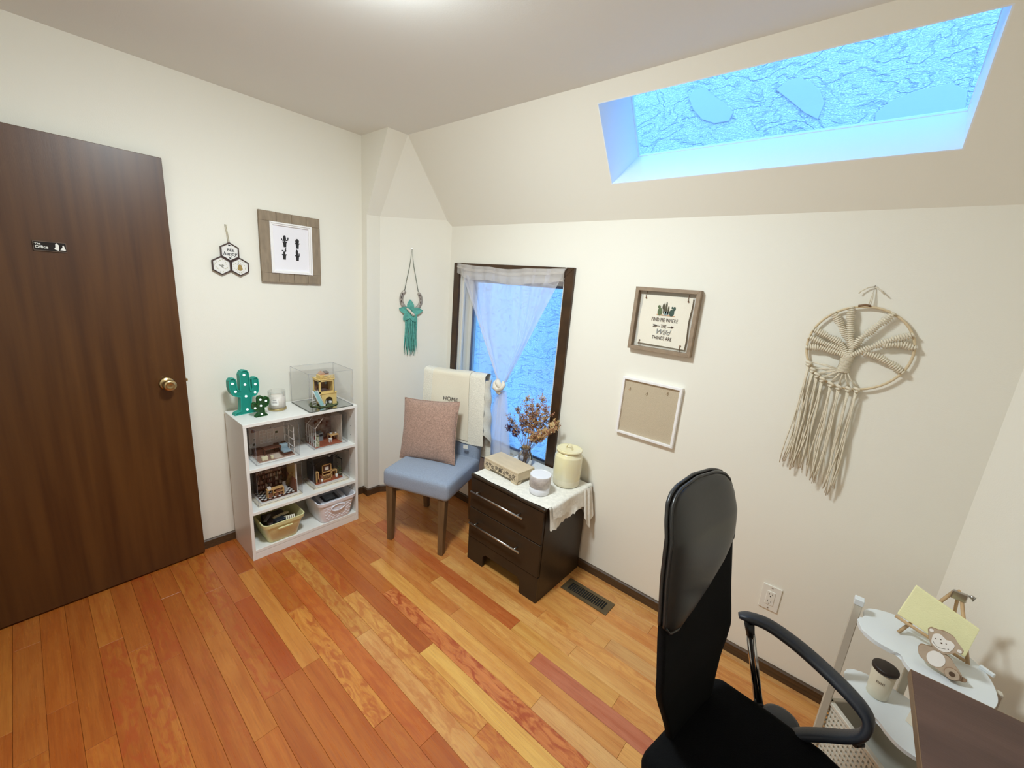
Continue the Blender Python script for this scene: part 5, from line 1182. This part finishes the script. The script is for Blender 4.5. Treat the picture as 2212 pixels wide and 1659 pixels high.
# ------------------------------------------------------------------ OFFICE CHAIR
def office_chair():
    cx, cy, rz = 2.626, -.942, 79
    t = thing('office_chair', 'black high-back office chair with leather headrest and loop arms at the desk', 'chair', (cx, cy, 0), rz)
    FB = mat('black_fabric', (11, 11, 12), .95, bump=(350, .8), spec=.1); LE = mat('black_leather', (40, 38, 36), .36, bump=(90, .05), spec=.55); ME = mat('black_mesh', (11, 11, 12), .85, bump=(500, .8), spec=.15)
    CHR = mat('chrome', (200, 198, 196), .18, metal=1); AR = mat('arm_plastic', (34, 38, 46), .42, spec=.5, bump=(300, .2))
    # seat: rounded, waterfall front; local front = -Y, +X = the far side
    b = soft_box(-.225, .225, -.235, .205, .405, .485, .035, crown=.006)
    for v in b.b.verts:
        if v.co.y < -.1: v.co.z -= .9*(v.co.y+.1)**2*2
        v.co.x *= 1-.10*max(0, v.co.y)/.2-.06*max(0, -v.co.y-.12)/.1
    b.done('seat', FB, t, smooth=60)
    # backrest surface: centre line and half width by height
    def hw(z):
        K = [(.47, .105), (.52, .118), (.58, .143), (.64, .172), (.68, .183), (.74, .181), (.84, .176), (.95, .171), (1.04, .164), (1.09, .157), (1.125, .145), (1.143, .125), (1.155, .088), (1.160, .045), (1.162, 0)]
        for (a, p), (c, q) in zip(K, K[1:]):
            if a <= z <= c: return p+(q-p)*(z-a)/(c-a)
        return 0 if z > 1.17 else .105
    def yb(z):
        K = [(.47, .176), (.60, .198), (.70, .206), (.80, .224), (.95, .246), (1.05, .256), (1.17, .290)]
        for (a, p), (c, q) in zip(K, K[1:]):
            if a <= z <= c: return p+(q-p)*(z-a)/(c-a)
        return .3
    def curve(x): return -.35*x*x       # wraps forward at the sides
    def panel(z0f, z1f, front, back, inset=0):
        """front/back sheets over u across, v up; z0f,z1f give limits by normalised u in -1..1"""
        pass
    def zb(q):
        K2 = [(-1, .842), (-.85, .812), (-.6, .800), (-.2, .818), (.2, .848), (.6, .893), (1, .955)]
        for (a, p), (c, r) in zip(K2, K2[1:]):
            if a <= q <= c: f = (q-a)/(c-a); return p+(r-p)*f
        return K2[-1][1]     # lower edge of the leather pad, a U
    def sheet(zlo, zhi, off, shrink=0):
        def f(u, v):
            q = 2*u-1; lo, hi = zlo(q), zhi(q); z = lo+(hi-lo)*v; w = max(.0, hw(z)-shrink); x = q*w
            return (x, yb(z)+curve(x)+off(q, v), z)
        return f
    # mesh back, closed front/back sheets
    b = B(); zl = lambda q: .47; zh = lambda q: zb(q)+.01
    b.grid(sheet(zl, zh, lambda q, v: -.006), 24, 26); b.grid(sheet(zl, zh, lambda q, v: .012), 24, 26)
    b.grid(lambda u, v: (lambda z: (hw(z), yb(z)+curve(hw(z))-.006+.018*u, z))(.47+(zh(1)-.47)*v), 2, 26); b.grid(lambda u, v: (lambda z: (-hw(z), yb(z)+curve(hw(z))-.006+.018*u, z))(.47+(zh(-1)-.47)*v), 2, 26)
    b.done('mesh_back', ME, t)
    # leather pad, puffed
    zt = lambda q: 1.172-.0*q
    def ztop(q):      # where the outline is reached for a given |q| is handled by the half width itself
        return 1.1615
    def pad(front):
        def f(u, v):
            q = 2*u-1; lo = zb(q); z = lo+(ztop(q)-lo)*(v**.9); w = hw(z); x = q*w
            e = max(0, (1-abs(q)**4)*(1-v**6)*(1-(1-v)**8)); o = -.008-.026*e**.6 if front else .014+.012*e**.6
            return (x, yb(z)+curve(x)+o, z)
        return f
    b = B(); b.grid(pad(True), 30, 34); b.grid(pad(False), 30, 34)
    for sg in (0, 1): b.grid(lambda u, v: tuple(Vector(pad(True)(sg, v)).lerp(Vector(pad(False)(sg, v)), u)), 2, 34)
    b.grid(lambda u, v: tuple(Vector(pad(True)(v, 0)).lerp(Vector(pad(False)(v, 0)), u)), 2, 30)
    bmesh.ops.remove_doubles(b.b, verts=b.b.verts, dist=.0003); b.done('headrest_pad', LE, t, smooth=70)
    b = B(); P = [pad(True)(0, k/40) for k in range(41)]+[pad(True)(1, 1-k/40) for k in range(1, 41)]
    b.tube([(p[0]*1.015, p[1]+.002, p[2]+(.002 if p[2] > 1.12 else 0)) for p in P], .0042, 6)
    b.tube([(p[0]*1.02, p[1]+.014, p[2]+(.004 if p[2] > 1.12 else 0)) for p in P], .0048, 6); b.tube([pad(True)(k/30, 0) for k in range(31)], .0035, 6); b.done('piping', LE, t)
    # back bracket sweeping under the seat
    b = B(); b.grid(lambda u, v: ((u-.5)*(.11-.02*v), .222+.004*math.sin(PI*v)-.16*max(0, .45-v)*1.4, .385+.25*v), 8, 14, thick=.008); b.box(-.05, .05, -.06, .20, .375, .395, .004); b.done('back_bracket', BLACK, t, smooth=50)
    # arms: one on either side, a padded top sweeping down and back to the seat
    inv = WM[t.name].inverted()
    W = [(2.487, -.672, .682), (2.510, -.664, .686), (2.560, -.652, .686), (2.628, -.660, .677), (2.692, -.682, .667), (2.748, -.706, .655), (2.788, -.724, .640), (2.806, -.736, .622), (2.803, -.748, .592), (2.782, -.748, .562), (2.745, -.742, .525), (2.700, -.742, .485), (2.665, -.750, .452)]
    loc = [inv @ Vector(p) for p in W]
    # even the path out with a Catmull-Rom pass
    def smooth_path(P, n=4):
        out = []
        for i in range(len(P)-1):
            a, c, d, e = P[max(0, i-1)], P[i], P[i+1], P[min(len(P)-1, i+2)]
            for k in range(n):
                s = k/n; out.append(.5*((2*c)+(d-a)*s+(2*a-5*c+4*d-e)*s*s+(3*c-a-3*d+e)*s**3))
        return out+[P[-1]]
    rads = [.012, .021, .023, .0235, .0235, .0235, .023, .0225, .022, .0215, .022, .023, .024]
    LP = smooth_path(loc); LR = []
    for i in range(len(rads)-1): LR += [rads[i]+(rads[i+1]-rads[i])*k/4 for k in range(4)]
    LR.append(rads[-1])
    for sg in (1, -1):
        ex, ey, ez = (0, 0, 0) if sg > 0 else (-.065, -.065, -.10)     # the near arm is set lower
        pts = [Vector((p.x*sg+ex, p.y+ey, p.z+ez)) for p in LP]
        b = B(); n = len(pts)
        rings = []
        for i, p in enumerate(pts):
            tg = (pts[min(n-1, i+1)]-pts[max(0, i-1)]).normalized(); sd = Vector((1, 0, 0)); sd = (sd-tg*sd.dot(tg)).normalized(); up = tg.cross(sd)
            r = LR[i]; ring = []
            for k in range(12):
                a = 2*PI*k/12; c, s = math.cos(a), math.sin(a); c = math.copysign(abs(c)**.7, c); s = math.copysign(abs(s)**.7, s); ring.append(b._v(p+sd*c*r+up*s*r*.52))
            rings.append(ring)
        for A, D in zip(rings, rings[1:]):
            for k in range(12): f = b.b.faces.new((A[k], A[(k+1) % 12], D[(k+1) % 12], D[k])); f.smooth = True
        b.b.faces.new(rings[0][::-1]); b.b.faces.new(rings[-1]); arm = b.done('armrest', AR, t)
        p0 = inv @ Vector((2.517, -.672, .675)); p1 = inv @ Vector((2.590, -.702, .455))
        b = B(); a, c = Vector((p0.x*sg+ex, p0.y+ey, p0.z+ez)), Vector((p1.x*sg+ex, p1.y+ey, p1.z+ez))
        b.tube([a, a.lerp(c, .16)], [.014, .011], 12); b.tube([c.lerp(a, .04), c], [.012, .014], 12); b.tube([a.lerp(c, .1), c.lerp(a, .02)], .0052, 10); b.done('post_socket', BLACK, arm)
        b = B(); b.tube([a.lerp(c, .12)+Vector((0, -.008, 0)), c.lerp(a, .05)+Vector((0, -.008, 0))], .0052, 10); b.tube([a.lerp(c, .12)+Vector((0, .008, 0)), c.lerp(a, .05)+Vector((0, .008, 0))], .0052, 10); b.done('arm_post', CHR, arm)
        q = inv @ Vector((2.648, -.705, .452)); b = B(); b.lathe([(0, 0), (.046, 0), (.049, .004), (.048, .012), (.036, .018), (0, .020)], (q.x*sg, q.y, q.z-.012), 28); b.done('arm_mount', AR, arm)
        b = B(); b.lathe([(.046, 0), (.052, 0), (.052, .004), (.047, .004)], (q.x*sg, q.y, q.z-.016), 28); b.done('mount_ring', CHR, arm)
        b = B(); q = inv @ Vector((2.795, -.730, .535)); b.tube([(q.x*sg, q.y, q.z), (q.x*sg+.018*sg, q.y-.01, q.z+.004)], [.010, .013], 10); b.done('arm_knob', BLACK, arm)
    b = B(); b.cyl((0, 0, .10), (0, 0, .30), .026); b.cyl((0, 0, .30), (0, 0, .385), .016); b.box(-.09, .09, -.10, .10, .385, .405, .006); b.done('gas_column', BLACK, t)
    for k in range(5):
        a = 2*PI*k/5+.3; d = Vector((math.cos(a), math.sin(a), 0)); b = B()
        b.tube([Vector((0, 0, .115)), d*.14+Vector((0, 0, .105)), d*.265+Vector((0, 0, .078))], [.030, .024, .016], 8); s = b.done('star_leg', BLACK, t)
        c = d*.262; w = Vector((-d.y, d.x, 0)); b = B()
        for sg in (-1, 1): b.cyl(c+w*(.006*sg)+Vector((0, 0, .0275)), c+w*(.022*sg)+Vector((0, 0, .0275)), .027, seg=16)
        b.cyl(c+Vector((0, 0, .03)), c+Vector((0, 0, .08)), .006, seg=8); b.done('caster', BLACK, s)
office_chair()
# ------------------------------------------------------------------ DESK, CORNER STAND and its things
def desk():
    t = thing('desk', 'dark walnut desk in front of the black office chair', 'desk', (3.13, -1.16, 0))
    DW = mat('walnut_top', (98, 72, 62), .5, var=(5, .38), stretch=(.5, 2.6, 1), bump=(90, .3), spec=.35); ED = mat('desk_edge', (120, 92, 66), .5)
    b = B(); b.box(2.8635, 3.40, -1.75, -.6245, .7165, .740, .0012); b.done('desk_top', DW, t, world=True)
    b = B(); b.box(2.8615, 2.8635, -1.7495, -.625, .717, .7395); b.box(2.8635, 3.40, -.6245, -.6228, .717, .7395); b.done('edge_band', ED, t, world=True)
    for y in (-.66, -1.72):
        b = B(); b.box(2.99, 3.02, y-.015, y+.015, 0, .7165, .002); b.done('leg', BLACK, t, world=True)
        b = B(); b.box(3.34, 3.37, y-.015, y+.015, 0, .7165, .002); b.done('leg', BLACK, t, world=True)
    b = B(); b.box(3.02, 3.34, -.668, -.652, .66, .69); b.box(3.02, 3.34, -1.728, -1.712, .66, .69); b.done('rail', BLACK, t, world=True)
desk()
def catmull(P, n=5, closed=True):
    out = []; m = len(P)
    for i in range(m):
        a, b2, c, d = (Vector(P[(i+k) % m]) for k in (-1, 0, 1, 2))
        for k in range(n):
            s = k/n; q = .5*((2*b2)+(c-a)*s+(2*a-5*b2+4*c-d)*s*s+(3*b2-a-3*c+d)*s**3); out.append((q.x, q.y))
    return out
def corner_stand():
    t = thing('corner_stand', 'white three-tier corner stand with scalloped shelves beside the desk', 'stand', (2.92, -.37, 0))
    WS = mat('stand_white', (226, 230, 232), .38); GP = mat('stand_post', (204, 196, 180), .45)
    out = [(2.777, -.352), (2.771, -.372), (2.783, -.414), (2.812, -.442), (2.849, -.452), (2.870, -.452), (2.876, -.476), (2.892, -.505), (2.930, -.540), (2.985, -.552), (3.030, -.520), (3.052, -.478), (3.059, -.435), (3.057, -.386), (3.045, -.342), (3.018, -.305), (2.960, -.272), (2.905, -.256), (2.861, -.251), (2.812, -.268), (2.786, -.300), (2.790, -.335)]
    out2 = [(2.781, -.340), (2.776, -.361), (2.794, -.380), (2.822, -.402), (2.855, -.417), (2.878, -.427), (2.894, -.454), (2.922, -.482), (2.957, -.492), (3.000, -.485), (3.040, -.455), (3.055, -.41), (3.050, -.36), (3.02, -.31), (2.960, -.262), (2.905, -.246), (2.861, -.241), (2.812, -.250), (2.790, -.285), (2.792, -.325)]
    for z, o in ((.648, out), (.388, out2), (.020, out2)):
        P = catmull(o, 4); b = B(); b.prism(P, z, z+.012, 'z', bev=.003, seg=2); b.done('tier', WS, t, world=True)
    b = B(); b.box(2.754, 2.776, -.344, -.322, 0, .690, .002); b.done('post', GP, t, world=True)
    b = B(); b.box(2.7525, 2.7775, -.3455, -.3205, .690, .712, .002); b.done('post_cap', WS, t, world=True)
    for x, y in ((3.069, -.402), (2.935, -.245)):
        b = B(); b.box(x-.009, x+.009, y-.009, y+.009, 0, .650, .002); b.done('post', GP, t, world=True)
    b = B(); b.M = Matrix.Translation((3.052, -.352, .660)) @ Matrix.Rotation(math.radians(-38), 4, 'Z'); b.box(-.016, .016, -.004, .004, 0, .010, .001); b.done('end_clip', WS, t, world=True)
    # canister with a dark lid on the middle tier
    Zm = .4006
    k = thing('lidded_cup', 'small cream cup with a flat dark brown lid on the stand’s middle tier', 'cup', (2.874, -.318, Zm))
    b = B(); b.lathe([(0, 0), (.025, 0), (.0275, .003), (.0285, .03), (.0305, .095), (.0295, .097), (0, .097)], seg=32); b.done('cup', mat('cup_cream', (228, 220, 196), .35), k)
    b = B(); b.lathe([(0, .112), (.029, .112), (.033, .110), (.034, .106), (.0335, .099), (.031, .097), (0, .097)], seg=32); b.done('lid', mat('lid_brown', (40, 28, 22), .5), k)
    b = B(); r = .0302
    for i in range(6): a = math.radians(-118+7*i); b.grid(lambda u, v: ((r+.0012*(.062+.008*v)/.09)*math.cos(a+.05*u), (r+.0012)*math.sin(a+.05*u), .062+.008*v), 2, 1)
    b.done('cup_print', mat('cup_text', (126, 110, 90), .6), k)
    k = thing('cream_card', 'small cream card standing on the middle tier near the desk edge', 'card', (2.955, -.36, Zm))
    b = B(); b.M = Matrix.Translation((2.972, -.392, Zm+.0015)) @ Matrix.Rotation(math.radians(-35), 4, 'Z') @ Matrix.Rotation(math.radians(-12), 4, 'X'); b.box(-.038, .038, 0, .003, 0, .06); b.done('card', mat('card_cream', (232, 218, 196), .7), k, world=True)
    # slotted basket under the middle tier
    k = thing('slotted_basket', 'white slotted plastic storage basket on the floor under the corner stand', 'basket', (2.92, -.47, 0))
    WB = mat('basket_cream', (216, 210, 196), .5)
    M = Matrix.Translation((2.781, -.329, 0)) @ Matrix.Rotation(math.radians(-50), 4, 'Z'); LX, LY = .36, .140; H = .300
    # local: +X along the long left edge toward the viewer, +Y toward the right wall
    M2 = M
    def bx(*a): 
        b = B(); b.M = M2; b.box(*a); return b
    DK = mat('slot_shadow', (70, 62, 54), .9)
    parts = B(); parts.M = M2
    parts.box(0, LX, 0, LY, .0335, .038)
    # long sides with ribs, ends pierced with slots
    for y in (0, LY-.003): parts.box(0, LX, y, y+.003, .038, H)
    def pierced(x, ys, n, zs):
        """end wall at x made of bars around slots"""
        z = .006
        parts.box(x, x+.003, 0, LY, .038, .17)
        rows = [(.17+.016*i) for i in range(8)]
        for i, zr in enumerate(rows):
            parts.box(x, x+.003, 0, LY, zr, zr+.0128)
            for j in range(9):
                y = .006+j*(LY-.012)/8-.006+(.006 if i % 2 else 0); parts.box(x, x+.003, max(0, y-.008), min(LY, y+.008), zr+.0128, zr+.016)
        parts.box(x, x+.003, 0, LY, .298, H)
    pierced(0, 0, 0, 0); pierced(LX-.003, 0, 0, 0)
    parts.done('tub', WB, k, world=True)
    b = B(); b.M = M2
    b.box(-.010, LX+.010, -.012, .004, H-.012, H+.002, .002); b.box(-.010, LX+.01, LY-.004, LY+.012, H-.012, H+.002, .002); b.box(-.012, .004, -.01, LY+.01, H-.012, H+.002, .002); b.box(LX-.004, LX+.012, -.01, LY+.01, H-.012, H+.002, .002)
    b.done('rim', WB, k, world=True)
    b = B(); b.M = M2
    for i in range(26): b.box(.006+i*.0136, .0125+i*.0136, -.0055, 0, .045, H-.014)
    for i in range(13): b.box(0, LX, -.007, -.001, .045+.019*i, .0515+.019*i)
    b.done('ribs', WB, k, world=True)
    # canvas on a small easel
    e = thing('mini_easel', 'small pale wooden tripod easel on the top tier of the corner stand', 'easel', (2.93, -.33, .6606))
    EW = mat('easel_wood', (204, 168, 124), .6, var=(40, .2))
    M3 = Matrix.Translation((2.930, -.345, .6606)) @ Matrix.Rotation(math.radians(-6), 4, 'Z')
    def bar(name, a, c, w=.0055, d=.004):
        b = B(); b.M = M3; b.tube([a, c], w, 4, flat=d/w); b.done(name, EW, e, world=True)
    A0 = Vector((.030, .075, .170))
    bar('leg', (-.062, -.012, .003), (.024, .082, .162)); bar('leg', (.085, -.004, .003), (.036, .082, .162)); bar('back_leg', (.050, .125, .003), A0)
    b = B(); b.tube([(2.850, -.350, .712), (3.004, -.369, .676)], .0065, 4, flat=.8); b.done('ledge', EW, e, world=True)
    b = B(); b.M = M3; b.cyl(A0+Vector((-.008, 0, -.008)), A0+Vector((.026, .002, -.006)), .003, seg=8); b.box(.018, .050, .066, .078, .142, .168, .002); b.ball(A0+Vector((.028, .002, -.006)), .006, seg=8); b.tube([A0+Vector((.026, 0, -.006)), A0+Vector((.034, -.006, .002)), A0+Vector((.030, -.004, -.014))], .0018, 5); b.done('wing_nut', METAL, e, world=True)
    c = thing('yellow_canvas', 'blank pale yellow canvas resting on the small easel', 'canvas', (2.94, -.34, .695))
    # canvas corners from its outline: lower left, lower right, upper right, upper left
    ll, lr, ur, ul = Vector((2.852, -.352, .700)), Vector((3.008, -.352, .684)), Vector((3.013, -.312, .768)), Vector((2.868, -.312, .822))
    ll = Vector((2.8535, -.345, .7175)); lr = Vector((3.004, -.362, .682)); ur = Vector((3.0135, -.345, .7715)); ul = Vector((2.8735, -.328, .8215))
    nrm = (lr-ll).cross(ul-ll).normalized(); nrm = nrm if nrm.y > 0 else -nrm; th = nrm*.012
    b = B(); b.hexa([ll, lr, ur, ul, ll+th, lr+th, ur+th, ul+th], .0012, 2); b.done('canvas_board', mat('canvas_yellow', (252, 248, 196), .8, bump=(300, .3)), c, world=True)
    # wooden monkey
    m = thing('monkey_ornament', 'flat wooden monkey ornament with a white face and tummy in front of the yellow canvas', 'ornament', (2.95, -.44, .6606))
    TB = mat('monkey_tan', (190, 166, 142), .6, var=(50, .15)); TD = mat('monkey_edge', (150, 118, 90), .6); WP2 = mat('monkey_white', (240, 232, 224), .6); DB = mat('monkey_dark', (84, 60, 40), .7)
    # local frame leaning back: X right, Z up; tilted clockwise as in the photo
    HX = -.012
    M4 = Matrix.Translation((2.943, -.445, .7035)) @ Matrix.Rotation(math.radians(-8), 4, 'Z') @ Matrix.Rotation(math.radians(-24), 4, 'X') @ Matrix.Rotation(math.radians(12), 4, 'Y') @ Matrix.Scale(.93, 4)
    def flat(name, poly, y0, y1, mm, bev=.001, dx=0):
        b = B(); b.M = M4 @ Matrix.Translation((dx, 0, 0)); b.prism(poly, y0, y1, 'y', bev=bev, seg=1)
        if mm is TB:
            R3 = M4.to_3x3(); fy = (R3 @ Vector((0, -1, 0))).normalized(); b.b.normal_update()
            for f in b.b.faces:
                if abs(f.normal.dot(fy)) < .9: f.material_index = 1
            return b.done(name, [TB, TD], m, world=True)
        return b.done(name, mm, m, world=True)
    body = catmull([(-.030, -.036), (-.044, -.022), (-.046, -.004), (-.034, .004), (-.020, .010), (.014, .012), (.028, .002), (.040, -.004), (.052, -.014), (.052, -.030), (.040, -.038), (.020, -.037), (0, -.038)], 4)
    flat('body', body, -.009, .012, TB)
    head = catmull([(-.026, .022), (-.034, .036), (-.040, .048), (-.036, .058), (-.026, .060), (-.014, .068), (.006, .070), (.020, .062), (.030, .056), (.038, .050), (.038, .038), (.028, .034), (.020, .018), (.004, .008), (-.014, .010)], 4)
    flat('head', head, -.012, .014, TB, dx=HX)
    flat('face', catmull([(-.024, .030), (-.026, .044), (-.018, .054), (-.006, .052), (0, .050), (.008, .054), (.018, .050), (.020, .038), (.016, .022), (.004, .014), (-.010, .015), (-.020, .020)], 4), -.0132, -.0118, WP2, 0, HX)
    flat('tummy', arc(-.006, -.014, .019, 0, 360, 24, .022), -.0102, -.0088, WP2, 0)
    for x, z in ((-.034, .050), (.032, .043)): flat('inner_ear', arc(x, z, .0048, 0, 360, 12), -.0132, -.0118, WP2, 0, HX)
    flat('foot', arc(.034, -.024, .016, 0, 360, 20), -.016, -.008, TB); flat('sole', arc(.034, -.024, .0065, 0, 360, 14), -.0168, -.0155, DB, 0)
    flat('tail', catmull([(.044, -.030), (.056, -.028), (.064, -.022), (.062, -.014), (.054, -.016), (.048, -.022)], 4), -.004, .008, TD)
    b = B(); b.M = M4 @ Matrix.Translation((HX, 0, 0))
    for x, z, r in ((-.009, .042, .0014), (.004, .040, .0014), (-.004, .034, .0022), (-.018, .036, .0014), (.013, .030, .0014)): b.prism(arc(x, z, r, 0, 360, 10), -.0138, -.0130, 'y')
    P = [(-.020+.0032*k, .0262-.0075*math.sin(PI*k/9)) for k in range(10)]
    b.tube([(x, -.0134, z) for x, z in P], .0005, 4); b.done('face_marks', DB, m, world=True)
corner_stand()
